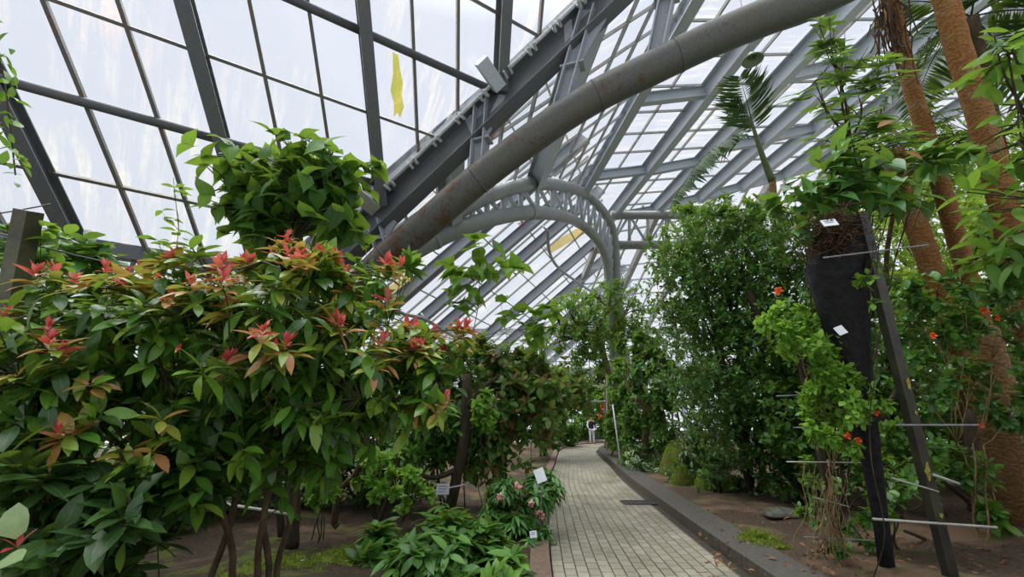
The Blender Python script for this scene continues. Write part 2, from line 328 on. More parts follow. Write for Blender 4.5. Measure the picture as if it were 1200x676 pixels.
# ---------------------------------------------------------------- leaf meshes
SHAPES = {
    'ovate': [0, .55, .95, 1, .72, 0], 'lance': [0, .6, 1, .95, .6, 0], 'round': [0, .85, 1, 1, .78, 0],
    'heart': [0, .86, 1.0, .93, .74, .46, .18, 0], 'leaflet': [0, .8, 1, .8, 0], 'small': [0, .9, .85, 0], 'obovate': [0, .4, .75, 1, .9, 0]}
class Leaves:
    def __init__(s): s.d = []
    def add(s, pos, dr, up, L, W, droop=.25, fold=.2):
        n = len(pos)
        if n == 0: return
        b = lambda a: np.broadcast_to(np.asarray(a, float), (n,))
        s.d.append((np.asarray(pos, float), nrm(dr), np.asarray(up, float), b(L), b(W), b(droop), b(fold)))
    def count(s): return sum(len(d[0]) for d in s.d)
    def build(s, name, mat, parent, shape='ovate', **k):
        if not s.d: return None
        pos, dr, up, L, W, dp, fo = [np.concatenate([d[i] for d in s.d]) for i in range(7)]
        x = dr; y = nrm(np.cross(up, x)); z = np.cross(x, y)
        w = SHAPES[shape]; R = len(w); n = len(pos)
        back = .10 if shape in ('heart',) else 0
        vs = []; uv = []
        for i, wi in enumerate(w):
            u = i / (R - 1); c = pos + x * (L * u)[:, None] - z * (dp * L * u * u)[:, None]
            if 0 < i < R - 1:
                bk = -x * (L * back * (i == 1) * 2.4)[:, None]
                for sg in (-1, 1):
                    vs.append(c + bk + y * (sg * wi * W / 2)[:, None] + z * (fo * wi * W / 2)[:, None]); uv.append((u, sg * 1.0))
                vs.append(c); uv.append((u, 0))
            else: vs.append(c); uv.append((u, 0))
        # vertex order in a leaf: base, then per row left,right,centre, then tip
        nv = len(vs); verts = np.stack(vs, 1).reshape(-1, 3)
        tri = [(0, 3, 1), (0, 2, 3)]; quad = []
        for i in range(R - 3):
            a = 1 + 3 * i; b_ = a + 3
            quad += [(a, a + 2, b_ + 2, b_), (a + 2, a + 1, b_ + 1, b_ + 2)]
        a = 1 + 3 * (R - 3); tri += [(a, a + 2, nv - 1), (a + 2, a + 1, nv - 1)]
        off = (np.arange(n) * nv)[:, None, None]
        fs = [(np.array(tri)[None] + off).reshape(-1, 3)]
        if quad: fs.append((np.array(quad)[None] + off).reshape(-1, 4))
        return build(name, verts, fs, mat, parent, True, uv=np.tile(np.array(uv), (n, 1)), **k)
def rdir(n): return nrm(rng.normal(size=(n, 3)))
def wig(p0, p1, k=5, amp=.06, sag=0.0):
    t = np.linspace(0, 1, k)[:, None]; L = np.linalg.norm(np.asarray(p1) - p0)
    q = np.asarray(p0) * (1 - t) + np.asarray(p1) * t
    q[1:-1] += rng.normal(size=(k - 2, 3)) * amp * L * .5
    q[1:-1] = .25 * q[:-2] + .5 * q[1:-1] + .25 * q[2:]
    q[:, 2] += sag * L * (np.sin(t[:, 0] * np.pi)); return q
def whorl(lv, tips, out, k, L, W, droop, upb=.35, outb=.5, spread=.9, Lv=.25, back=0.0, fold=.2):
    """k leaves round every tip"""
    n = len(tips)
    if n == 0: return
    out = nrm(out); ref = np.where(np.abs(out[:, 2:3]) > .9, V(1, 0, 0), V(0, 0, 1)); s = nrm(np.cross(out, ref)); t = np.cross(out, s)
    ph = rng.uniform(0, 6.28, n)
    for j in range(k):
        a = ph + j * 2.4 + rng.normal(size=n) * .25
        rad = s * np.cos(a)[:, None] + t * np.sin(a)[:, None]
        d = nrm(out * outb + rad * spread + V(0, 0, upb) + rng.normal(size=(n, 3)) * .15)
        sc = rng.uniform(1 - Lv, 1 + Lv, n)
        p = tips - out * (back * rng.uniform(0, 1, n))[:, None]
        lv.add(p, d, V(0, 0, 1) * .9 + out * .35 + rng.normal(size=(n, 3)) * .22, L * sc, W * sc, droop * rng.uniform(.4, 1.5, n), fold)
def crown_tips(blobs, n, shell=4.0, per=9, clump=.14):
    vol = np.array([np.prod(b[1]) ** (2 / 3) for b in blobs]); vol /= vol.sum()
    idx = rng.choice(len(blobs), n, p=vol); c = np.array([b[0] for b in blobs])[idx]; r = np.array([b[1] for b in blobs])[idx]
    m = max(4, n // per); ci = rng.choice(len(blobs), m, p=vol); cd = rdir(m); cb = np.array([b[0] for b in blobs])[ci]; rb = np.array([b[1] for b in blobs])[ci]
    crad = rng.uniform(0, 1, m) ** (1 / shell) * (1 + .16 * rng.normal(size=m)); cc = cb + cd * rb * crad[:, None]
    j = rng.integers(0, m, n); g = rng.normal(size=(n, 3)); R_ = rb[j].mean(1, keepdims=True)
    pos = cc[j] + g * R_ * clump; out = nrm((pos - cb[j]) / rb[j] ** 2 * R_ + .5 * nrm(g) / R_ * R_ * .6)
    return pos, out, ci[j], np.clip(crad[j], 0, 1)
def cr3(pts, k=4):
    n = len(pts); x = np.linspace(0, n - 1, (n - 1) * k + 1); i = np.clip(x.astype(int), 0, n - 2); f = (x - i)[:, None]
    q = np.vstack([2 * pts[0] - pts[1], pts, 2 * pts[-1] - pts[-2]]); a, b, c, d = q[i], q[i + 1], q[i + 2], q[i + 3]
    return .5 * (2 * b + (c - a) * f + (2 * a - 5 * b + 4 * c - d) * f ** 2 + (3 * b - a - 3 * c + d) * f ** 3)
def inside(q):
    """on the planted side of the left glass walls"""
    a = (q[:, 0] - EA[0]) * d1[1] - (q[:, 1] - EA[1]) * d1[0] > .22
    b = (q[:, 0] - A1[0]) * ax[1] - (q[:, 1] - A1[1]) * ax[0] > .2
    return np.where(q[:, 1] < A1[1], a, b)
def shrub(name, label, cat, base, blobs, n, leaf, stems=3, stem_r=.03, bark='bark', mat='L_mid', shape='ovate', k=5, twig=1.0, twig_r=.004, hub=.45,
          shell=4, zmin=.03, twigmat='twig', group=None, parts=True, foliage='foliage', up=.35, outb=.5, extra=None, droop=.25, back=.06, ymin=None, stem_n=7, spread=.9, sides=6, per=9, clump=.14):
    """a plant: base point, crown blobs [(centre, radii)], n shoots with k leaves of size leaf=(L,W)"""
    base = np.asarray(base, float); blobs = [(np.asarray(c, float), np.broadcast_to(np.asarray(r, float), (3,))) for c, r in blobs]
    t = thing(name, label, cat, base, group)
    cen = np.mean([b[0] for b in blobs], 0)
    nodes = []; mb = MB(); hubs = []
    for i in range(stems):
        b0 = base + V(rng.normal() * .05 * stems, rng.normal() * .05 * stems, 0) * (stems > 1)
        tgt = blobs[i % len(blobs)][0] if stems > 1 else cen
        h = base * (1 - hub) + (cen * .5 + tgt * .5) * hub if stems > 1 else base * (1 - hub) + cen * hub
        h = h + rng.normal(size=3) * .04
        p = cr3(wig(b0, h, stem_n, .07)); MB().tube(p, np.linspace(stem_r, stem_r * .72, len(p)), max(sides, 8)).build('trunk' if stems == 1 else 'stem', M[bark], t, True); hubs.append(h); nodes += list(p[2:])
    for c, r in blobs:
        h = hubs[int(np.argmin([np.linalg.norm(h - c) for h in hubs]))]
        p = wig(h, c, 6, .1); mb.tube(p, np.linspace(stem_r * .66, stem_r * .25, 6), 6); nodes += list(p)
        for q in range(3):
            e = c + rdir(1)[0] * r * .6; pp = wig(p[3], e, 5, .1); mb.tube(pp, np.linspace(stem_r * .35, stem_r * .12, 5), 5); nodes += list(pp[1:])
    mb.build('branches', M[bark], t, True)
    tips, out, idx, rad = crown_tips(blobs, n, shell, per, clump)
    ok = (tips[:, 2] > zmin) & inside(tips)
    tips, out, rad = tips[ok], out[ok], rad[ok]
    nodes = np.array(nodes)
    if twig > 0:
        tw = MB(); sel = rng.random(len(tips)) < twig
        for p in tips[sel]:
            dd = ((nodes - p) ** 2).sum(1); j = int(np.argmin(dd + rng.random(len(nodes)) * .02))
            q = wig(nodes[j], p, 4, .12); tw.tube(q, np.linspace(twig_r * 1.8, twig_r, 4), 4, False)
        if tw.v: tw.build('twigs', M[twigmat], t, True, kind='stuff')
    lv = Leaves()
    if extra: extra(t, tips, out, rad, lv)
    else: whorl(lv, tips, out, k, leaf[0], leaf[1], droop, up, outb, spread, back=back)
    lv.build(foliage, M[mat], t, shape)
    return t, tips, out
# ================================================================ SETTING
def structure(name, mb, mat, **k): return mb.build(name, mat, None, kind='structure', **k)
# path centre line (right edge / left edge from the ground)
PL = np.array([(.20, -2.5), (.30, 1.5), (.42, 5.0), (.62, 8), (.95, 12), (1.5, 16), (2.0, 20), (2.55, 23.5), (3.6, 26.8), (5.2, 29.2), (7.5, 30.6), (11, 31.2), (16, 31.4)])
PR = np.array([(2.15, -2.5), (2.22, 1.5), (2.35, 5.0), (2.55, 8), (2.88, 12), (3.35, 16), (3.78, 20), (4.15, 22.5), (4.9, 24.8), (6.2, 26.7), (8.2, 27.8), (11, 28.4), (16, 28.6)])
def cr(pts, k=6):
    pts = np.asarray(pts, float); q = np.vstack([2 * pts[0] - pts[1], pts, 2 * pts[-1] - pts[-2]]); o = []
    for i in range(1, len(q) - 2):
        for t in np.arange(k) / k:
            a, b, c, d = q[i - 1:i + 3]; o.append(.5 * ((2 * b) + (c - a) * t + (2 * a - 5 * b + 4 * c - d) * t * t + (3 * b - a - 3 * c + d) * t ** 3))
    o.append(pts[-1]); return np.array(o)
pl, pr = cr(PL), cr(PR); nP = len(pl)
def edge_off(e, d):
    t = nrm(np.gradient(e, axis=0)); return e + np.stack([t[:, 1], -t[:, 0]], 1) * d      # + is right of travel
def ribbon(name, a, b, za, zb, mat, uvw=False, **k):
    v = np.concatenate([np.column_stack([a, np.full(len(a), za)]), np.column_stack([b, np.full(len(b), zb)])]); n = len(a)
    f = [(i, n + i, n + i + 1, i + 1)[::-1] for i in range(n - 1)]
    s = np.concatenate([[0], np.cumsum(np.linalg.norm(np.diff((a + b) / 2, axis=0), axis=1))])
    uv = np.concatenate([np.column_stack([s, np.zeros(n)]), np.column_stack([s, np.linalg.norm(b - a, axis=1)])])
    return build(name, v, f, mat, None, False, uv=uv, **k)
def strip(name, a, b, z0, z1, mats, slope=0):
    """solid kerb between plan lines a and b, from z0 to z1"""
    n = len(a); L = [np.column_stack([a, np.full(n, z0)]), np.column_stack([a, np.full(n, z1)]), np.column_stack([b, np.full(n, z1)]), np.column_stack([b, np.full(n, z0)])]
    v = np.concatenate(L); f = []; mi = []
    for q, m_ in ((0, 0), (1, 1), (2, 0)):
        for i in range(n - 1): f.append((q * n + i, q * n + i + 1, (q + 1) * n + i + 1, (q + 1) * n + i)); mi.append(m_)
    f += [(0, n, 2 * n, 3 * n), (n - 1, 4 * n - 1, 3 * n - 1, 2 * n - 1)]; mi += [0, 0]
    return build(name, v, f, mats, None, False, midx=mi, kind='structure')
g1 = edge_off(pr, .12)
ribbon('path', pl, pr, .012, .012, M['pave'], kind='structure')
ribbon('gutter', pr, g1, .004, .004, M['gutter'], kind='structure')
strip('kerb_right', g1, edge_off(g1, .16), -.05, .16, [M['kerb'], M['kerb_top']])
strip('kerb_ledge', edge_off(g1, .16), edge_off(g1, .52), -.05, .135, [M['kerb_top'], M['kerb_top']])
kl = strip('kerb_left', edge_off(pl, -.02), edge_off(pl, -.24), -.05, .075, [M['kerb_red'], M['kerb_red']])
# soil beds, gently uneven
def bed(name, edge, side, far, z0, **k):
    e3 = edge; cols = 46; n = len(e3); vs = []
    for j in range(cols):
        s = (j / (cols - 1)) ** 2 * far; p = e3.copy(); p[:, 0] += side * s
        h = z0 + (.05 + .10 * min(1, s)) * (np.sin(p[:, 0] * 2.1 + p[:, 1] * 1.3) * .35 + np.sin(p[:, 0] * .9 - p[:, 1] * .7) * .4 + np.sin(p[:, 0] * 5 + p[:, 1] * 4.1) * .12 - .1) * (j > 0)
        vs.append(np.column_stack([p, h]))
    v = np.concatenate(vs); f = [(j * n + i, (j + 1) * n + i, (j + 1) * n + i + 1, j * n + i + 1) for j in range(cols - 1) for i in range(n - 1)]
    if side > 0: pass
    return build(name, v, f, M['soil' if side > 0 else 'soil_dark'], None, True, kind='structure')
bed('floor_left', edge_off(pl, -.23), -1, 26, .05)
bed('floor_right', edge_off(g1, .50), 1, 26, .11)
MB().slab([(-60, -30, -.25), (60, -30, -.25), (60, 90, -.25), (-60, 90, -.25)], (0, 0, 1), .1).build('ground', M['outside'], None, kind='structure')
# drain grate
dg = thing('drain_grate', 'dark iron drain grate set in the paved path beside the right kerb', 'drain grate', G(752, 590))
gb = MB(); c0 = np.array(dg.location)
for i in range(9): gb.box(c0 + V(-.30 + i * .085, 0, .018), (.05, .34, .012))
for s in (-1, 1): gb.box(c0 + V(.04, s * .19, .02), (.82, .03, .016))
for s in (-1, 1): gb.box(c0 + V(.04 + s * .40, 0, .02), (.03, .36, .016))
gb.build('grille', M['grate'], dg)
MB().box(c0 + V(.04, 0, .013), (.8, .38, .006)).build('pit', M['gutter'], dg)

# ================================================================ GLASSHOUSE
d1 = ray(1430, 483); d1[2] = 0; d1 = nrm(d1)
d2 = nrm(ray(533, 1173)); nA = nrm(np.cross(d1, d2)); OA = P(440, 270, 9)
EA = hit(100, 289, OA, nA)
Apt = lambda a, b: EA + a * d1 + b * d2
def Aab(q): return np.linalg.lstsq(np.array([d1, d2]).T, q - EA, rcond=None)[0]
rib0, rib1 = hit(395, 282, OA, nA), hit(690, 0, OA, nA)
R0, R1 = Aab(rib0), Aab(rib1)
rib_b = lambda a: R0[1] + (a - R0[0]) * (R1[1] - R0[1]) / (R1[0] - R0[0])
rib_a = lambda b: R0[0] + (b - R0[1]) * (R1[0] - R0[0]) / (R1[1] - R0[1])
BT = -12.0; foot_a = rib_a(0.0); top_a = rib_a(BT)
RIBF, RIBT = Apt(foot_a, 0), Apt(top_a, BT)
nwin = [0]; ntrim = [0]
def win_name(): nwin[0] += 1; return 'window_%d' % nwin[0]
def trim_name(): ntrim[0] += 1; return 'trim_%d' % ntrim[0]
# plane A: rafters every 2.58, mullions every .86, purlins every 1.29
for a in (-7.74, -5.16, -2.58, 0.0, 2.58, 5.16, 7.74, 10.32):
    lo = 0.0 if a <= foot_a else rib_b(a)
    if lo < BT: continue
    MB().ibeam(Apt(a, lo), Apt(a, BT), .20, .34, nA, -.20).build(trim_name(), M['steel_dark'], None, kind='structure')
edges = [-7.74 + 2.58 * i for i in range(9)]
for a0, a1 in zip(edges[:-1], edges[1:]):
    poly = [(a0, 0 if a0 <= foot_a else rib_b(a0)), (a0, BT), (min(a1, top_a), BT)]
    if a0 > top_a: continue
    poly.append((min(a1, top_a), 0 if a1 <= foot_a else rib_b(min(a1, top_a))))
    if a0 < foot_a < a1: poly.append((foot_a, 0))
    w = MB().slab([Apt(*q) for q in poly], nA, .012).build(win_name(), M['glass'], None, kind='structure')
    gb = MB()
    for a in (a0 + .86, a0 + 1.72):
        lo = 0.0 if a <= foot_a else rib_b(a)
        if lo > BT: gb.bar(Apt(a, lo), Apt(a, BT), .055, .09, nA, -.05)
    for i in range(1, 9):
        b = -1.29 * i; am = rib_a(b)
        if a0 < am and i % 2: gb.bar(Apt(a0, b), Apt(min(a1, am), b), .05, .08, nA, -.05)
    gb.build('glazing_bars', M['bar'], w)
for i, b in ((2, -2.58), (4, -5.16), (6, -7.74), (8, -10.32)):
    am = rib_a(b); MB().tube([Apt(-7.74, b) - nA * .10, Apt(am, b) - nA * .10], .072, 12).build(trim_name(), M['steel_dark'], None, True, kind='structure')
MB().bar(Apt(-8, 0), Apt(foot_a, 0), .22, .26, (0, 0, 1)).build(trim_name(), M['steel_dark'], None, kind='structure')
# wall under eave A and side return
def glass_wall(p0, p1, z0, z1, step, rails, mat, bm):
    p0 = np.array([*p0[:2], 0.]); p1 = np.array([*p1[:2], 0.]); L = np.linalg.norm(p1 - p0); t = (p1 - p0) / L; nn = np.cross(t, V(0, 0, 1))
    Z = lambda s, z: p0 + t * s + V(0, 0, z)
    w = MB().slab([Z(0, z0), Z(L, z0), Z(L, z1), Z(0, z1)], nn, .012).build(win_name(), M[mat], None, kind='structure')
    gb = MB(); n = max(1, int(round(L / step)))
    for i in range(n + 1): gb.bar(Z(L * i / n, z0), Z(L * i / n, z1), .06, .09, nn)
    for z in rails: gb.bar(Z(0, z), Z(L, z), .05, .08, nn)
    gb.build('glazing_bars', M[bm], w)
    return Z, L
def base_wall(name, p0, p1, h=.55): MB().bar(V(*p0[:2], h / 2 - .1), V(*p1[:2], h / 2 - .1), .2, h + .2).build(name, M['kerb_top'], None, kind='structure')
A0, A1 = Apt(-8, 0), Apt(foot_a, 0); eaveZ = EA[2]
glass_wall(A0, A1, .45, eaveZ, .86, (1.4, 2.4, 3.4), 'glass', 'bar'); base_wall('wall_left', A0, A1)
# plane E (other side of the rib) with the lattice arch at its far edge
ax = ray(533, 499); ax[2] = 0; ax = nrm(ax); perp = V(ax[1], -ax[0], 0)
nE = nrm(np.cross(ax, rib1 - rib0))
if nE[2] > 0: nE = -nE
upE = -nE
dE = nrm(np.cross(ax, nE));
if dE[2] < 0: dE = -dE
Epx = lambda x, y: hit(x, y, rib0, nE)
Est = lambda q: np.array([np.dot(q - rib0, ax), np.dot(q - rib0, dE)])
Ept = lambda s, t: rib0 + s * ax + t * dE
tA = Est(Epx(684, 217))[1]                         # height coordinate of the beam at the roof break
chord_px = [(398, 318), (430, 302), (470, 277), (510, 250), (545, 229), (580, 214), (620, 205), (655, 208), (684, 219)]
chE = np.array([Est(Epx(*q)) for q in chord_px])
ts = chE[:, 1]; order = np.argsort(ts)
chord_s = lambda t: float(np.interp(t, ts[order], chE[order, 0]))
ribt = lambda t: Est(RIBF)[0] + (t - Est(RIBF)[1]) * (Est(RIBT)[0] - Est(RIBF)[0]) / (Est(RIBT)[1] - Est(RIBF)[1])
tlo = max(ts.min(), Est(RIBF)[1]); 
tv = np.linspace(tlo, tA, 7)
for t0, t1 in zip(tv[:-1], tv[1:]):
    tt = np.linspace(t0, t1, 5)
    poly = [Ept(ribt(t), t) for t in tt] + [Ept(max(chord_s(t), ribt(t) + .05), t) for t in tt[::-1]]
    w = MB().slab(poly, nE, .012).build(win_name(), M['glass_far'], None, kind='structure')
    gb = MB()
    for t in (t0, (t0 + t1) / 2):
        if chord_s(t) - ribt(t) > .2: gb.bar(Ept(ribt(t), t), Ept(chord_s(t), t), .05, .09, upE, -.05)
    smin = min(ribt(t0), ribt(t1)); smax = max(chord_s(t0), chord_s(t1))
    s = math.floor(smin / 1.05) * 1.05
    while s < smax:
        tq = [t for t in np.linspace(t0, t1, 13) if ribt(t) <= s <= chord_s(t)]
        if len(tq) > 1: gb.bar(Ept(s, tq[0]), Ept(s, tq[-1]), .05, .08, upE, -.04)
        s += 1.05
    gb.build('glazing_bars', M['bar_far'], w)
for q in ((620, 207), (684, 218), (520, 246)):      # deep purlin beams of E
    st = Est(Epx(*q)); s0 = ribt(st[1])
    if q[0] == 684: s0 = -14
    MB().ibeam(Ept(s0, st[1]), Ept(st[0], st[1]), .34, .55, upE if q[0] != 684 else V(0, 0, 1), -.30).build(trim_name(), M['steel_light'], None, kind='structure')
# plane C : flat top roof to the right of the break beam
A2 = Epx(684, 217); Cend = P(713, 249, 24.6)
cv = Cend - A2; nC = nrm(np.cross(ax, cv)); nC = nC if nC[2] > 0 else -nC
Cpx = lambda x, y: hit(x, y, A2, nC); cdir = nrm(np.cross(ax, nC)); cdir = cdir if cdir[0] > 0 else -cdir
Cst = lambda q: np.array([np.dot(q - A2, ax), np.dot(q - A2, cdir)])
Cpt = lambda s, t: A2 + s * ax + t * cdir
ce = [Cst(Cpx(*q)) for q in ((684, 217), (713, 249), (764, 240), (817, 226), (866, 213), (915, 200), (960, 186))]
tC = [e[1] for e in ce]; sC = [e[0] for e in ce]
near = -17.0
tC.append(tC[-1] + 3.0); sC.append(sC[-1])
for i, (s, t) in enumerate(zip(sC, tC)):
    if i == 0: continue
    MB().ibeam(Cpt(near, t), Cpt(s, t), .36, .62, nC, -.36).build(trim_name(), M['steel_light'], None, kind='structure')
for i in range(len(tC) - 1):
    w = MB().slab([Cpt(near, tC[i]), Cpt(near, tC[i + 1]), Cpt(sC[i + 1], tC[i + 1]), Cpt(sC[i], tC[i])], nC, .012).build(win_name(), M['glass_far'], None, kind='structure')
    gb = MB(); n = max(2, int(round((tC[i + 1] - tC[i]) / 1.1)))
    for j in range(1, n):
        f = j / n; t = tC[i] * (1 - f) + tC[i + 1] * f; gb.bar(Cpt(near, t), Cpt(sC[i] * (1 - f) + sC[i + 1] * f, t), .06, .1, nC, -.05)
    s = near
    while s < max(sC[i], sC[i + 1]):
        smx = min(sC[i], sC[i + 1])
        if s < smx: gb.bar(Cpt(s, tC[i]), Cpt(s, tC[i + 1]), .05, .09, nC, -.05)
        s += 1.3
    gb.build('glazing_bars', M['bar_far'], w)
# cross beams in C
for (x0, y0, x1, y1) in ((742, 109, 813, 100), (889, 84, 968, 67), (693, 200, 746, 193), (762, 194, 812, 183), (838, 168, 902, 157), (900, 155, 965, 143), (713, 249, 764, 240), (764, 240, 817, 226), (817, 226, 866, 213), (866, 213, 915, 200), (915, 200, 960, 186)):
    p, q = Cpx(x0, y0), Cpx(x1, y1)
    sp, sq = Cst(p), Cst(q); i = int(np.argmin([abs(sp[1] - t) for t in tC])); j = min(i + 1, len(tC) - 1)
    MB().ibeam(Cpt(sp[0], tC[i]), Cpt(sq[0], tC[j]), .24, .42, nC, -.30).build(trim_name(), M['steel_light'], None, kind='structure')
# right slope going down from the last beam of C to a low wall
tR = tC[-1]; e0, e1 = Cpt(near, tR), Cpt(sC[-1], tR)
f0, f1 = e0 + perp * 5.5 - V(0, 0, 6.5), e1 + perp * 5.5 - V(0, 0, 6.5)
nR = nrm(np.cross(f0 - e0, e1 - e0)); nR = nR if nR[2] > 0 else -nR
w = MB().slab([e0, e1, f1, f0], nR, .012).build(win_name(), M['glass_far'], None, kind='structure')
gb = MB()
for i in range(1, 30): gb.bar(e0 + (e1 - e0) * i / 30, f0 + (f1 - f0) * i / 30, .05, .09, nR, -.05)
for i in range(1, 6): gb.bar(e0 + (f0 - e0) * i / 6, e1 + (f1 - e1) * i / 6, .05, .09, nR, -.05)
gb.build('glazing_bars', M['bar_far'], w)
glass_wall(f0, f1, .45, f0[2], 1.2, (1.6, 2.8, 4.0), 'glass_far', 'bar_far'); base_wall('wall_right', f0, f1)
# plane B : far left roof seen under the lattice arch
aB = V(math.sin(math.radians(20)), math.cos(math.radians(20)), 0); rB = nrm(V(1, -.25, .83)); QB = P(540, 415, 28)
nB = nrm(np.cross(aB, rB)); nB = nB if nB[2] > 0 else -nB
Bpx = lambda x, y: hit(x, y, QB, nB)
Bst = lambda q: np.linalg.lstsq(np.array([aB, rB]).T, q - QB, rcond=None)[0]
Bpt = lambda s, t: QB + s * aB + t * rB
raf = [((430, 371), (503, 311)), ((472, 337), (546, 276)), ((498, 356), (620, 261)), ((505, 385), (640, 270)), ((542, 415), (694, 274)), ((572, 418), (708, 293)), ((600, 425), (716, 320))]
sB = sorted(Bst((Bpx(*a) + Bpx(*b)) / 2)[0] for a, b in raf)
sB = [sB[0] - 5.5, sB[0] - 2.7] + sB + [sB[-1] + 3.5, sB[-1] + 7]
TB0, TB1 = -1.0, 13.0
for s in sB: MB().ibeam(Bpt(s, TB0), Bpt(s, TB1), .30, .55, nB, -.32).build(trim_name(), M['steel'], None, kind='structure')
for s0, s1 in zip(sB[:-1], sB[1:]):
    w = MB().slab([Bpt(s0, TB0), Bpt(s1, TB0), Bpt(s1, TB1), Bpt(s0, TB1)], nB, .012).build(win_name(), M['glass_far'], None, kind='structure')
    gb = MB()
    for f in (1 / 3, 2 / 3): gb.bar(Bpt(s0 + (s1 - s0) * f, TB0), Bpt(s0 + (s1 - s0) * f, TB1), .06, .1, nB, -.06)
    t = TB0
    while t < TB1: gb.bar(Bpt(s0, t), Bpt(s1, t), .06, .09, nB, -.06); t += 1.9
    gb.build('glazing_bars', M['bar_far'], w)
for mt, q in (('pane_yellow', ((637, 290), (692, 258), (697, 266), (643, 298))), ('pane_pink', ((683, 287), (705, 271), (713, 280), (690, 296))), ('pane_yellow', ((452, 338), (476, 322), (484, 327), (458, 346))), ('pane_pink', ((606, 262), (622, 252), (628, 257), (612, 266)))):
    MB().slab([Bpx(*c_) - nB * .02 for c_ in q], nB, .012).build(win_name(), M[mt], None, kind='structure')
for mt, q in (('pane_yellow', ((640, 172), (652, 152), (662, 152), (650, 172))), ('pane_yellow', ((628, 196), (640, 176), (650, 174), (638, 196))), ('pane_pink', ((545, 178), (590, 128), (602, 132), (556, 182)))):
    MB().slab([Epx(*c_) - upE * .02 for c_ in q], nE, .012).build(win_name(), M[mt], None, kind='structure')
MB().slab([Apt(*c_) - nA * .012 for c_ in ((5.64, -5.05), (5.74, -5.04), (5.76, -4.8), (5.80, -4.6), (5.76, -4.4), (5.79, -4.2), (5.70, -3.98), (5.66, -4.06), (5.58, -3.96), (5.60, -4.2), (5.55, -4.4), (5.62, -4.7))], nA, .008).build('trim_stain', M['pane_algae'], None, kind='structure')
b0, b1 = Bpt(sB[0], TB0), Bpt(sB[-1], TB0)
glass_wall(b0, b1, .45, b0[2], 1.3, (1.6, 3.0), 'glass_far', 'bar_far'); base_wall('wall_left_far', b0, b1)
# curved sag rods under plane B
for px in ([(440, 330), (459, 352), (490, 362), (530, 385), (590, 402)], [(631, 260), (634, 285), (645, 304), (668, 322), (690, 337)]):
    pts = cr(np.array([Bpx(*q) - nB * .75 for q in px]), 5)
    sr = thing('sag_rod', ('bent grey tie pipe hung below the far left rafters, lower near the shrub tops' if px[0][0] < 600 else 'bent grey tie pipe hung below the far left rafters, inside the lattice arch'), 'tie pipe', pts[0])
    MB().tube(pts, .085, 8).build('pipe', M['chord'], sr, True)
    for q in pts[::5]: MB().tube([q, q + nB * .45], .05, 6).build('hanger', M['chord'], sr, True)
# far end wall and the sloped end bay in front of it
endY = 39.0
Z, L = glass_wall((-8, endY), (34, endY), .45, 9.6, 1.5, (2.5, 4.5, 6.5, 8.5), 'glass_far', 'bar_far'); base_wall('wall_back', (-8, endY), (34, endY))
for z in (2.9, 5.6, 9.2): MB().ibeam(V(-8, endY - .25, z), V(34, endY - .25, z), .3, .5).build(trim_name(), M['steel_light'], None, kind='structure')
for x in (3, 9, 15, 21, 27): MB().ibeam(V(x, endY - .3, 0), V(x, endY - .3, 9.6), .3, .3, (0, 1, 0)).build(trim_name(), M['steel_light'], None, kind='structure')
e0, e1 = Cpt(sC[1], tC[1]), Cpt(sC[-1], tC[-1]); f0, f1 = V(e0[0] - 1, endY, 9.6), V(e1[0] + 4, endY, 9.6)
nD = nrm(np.cross(f0 - e0, e1 - e0)); nD = nD if nD[2] > 0 else -nD
w = MB().slab([e0, e1, f1, f0], nD, .012).build(win_name(), M['glass_far'], None, kind='structure')
gb = MB()
for i in range(15): gb.bar(e0 + (e1 - e0) * i / 14, f0 + (f1 - f0) * i / 14, .09 if i % 3 else .3, .12 if i % 3 else .4, nD, -.06 if i % 3 else -.22)
for i in range(1, 8): gb.bar(e0 + (f0 - e0) * i / 8, e1 + (f1 - e1) * i / 8, .07, .1, nD, -.06)
gb.build('glazing_bars', M['bar_far'], w)
glass_wall(A1, b0, .45, eaveZ, .95, (1.4, 2.4, 3.4), 'glass_far', 'bar_far'); base_wall('wall_left_side', A1, b0)
# ---- the big rusting pipe arch under the rib
pv = nrm(V(*(rib1 - rib0)[:2], 0)); npipe = V(-pv[1], pv[0], 0); Opipe = rib0 - npipe * 0.02
pp = [hit(*q, Opipe, npipe) for q in ((420, 336), (455, 300), (500, 262), (560, 210), (640, 150), (700, 112), (760, 82), (830, 48), (900, 19), (965, -6))]
s_of = lambda q: np.dot(q - rib0, pv)
lead = [pp[0] - pv * 1.0 - V(0, 0, 1.0), pp[0] - pv * 1.7 - V(0, 0, 2.3), pp[0] - pv * 1.95 - V(0, 0, pp[0][2])][::-1]
tail = [pp[-1] + pv * d + V(0, 0, h) for d, h in ((2.2, .65), (4.6, .9), (7.0, .6))]
pts = cr(np.array(lead + pp + tail), 6)
arch = thing('arch_frame', 'rust-streaked thick pipe arch and dark rib girder above it, sweeping up from the red-tipped shrub', 'roof arch', V(lead[0][0], lead[0][1], 0))
MB().tube(pts, .285, 28).build('pipe', M['pipe'], arch, True)
for i in (24, 36, 48, 57):
    if i < len(pts) - 1:
        t = nrm(pts[i + 1] - pts[i]); MB().tube([pts[i] - t * .02, pts[i] + t * .02], .294, 28).build('weld_ring', M['pipe'], arch, True)
MB().box((lead[0][0], lead[0][1], .15), (1.1, 1.1, .4)).build('footing', M['kerb_top'], arch)
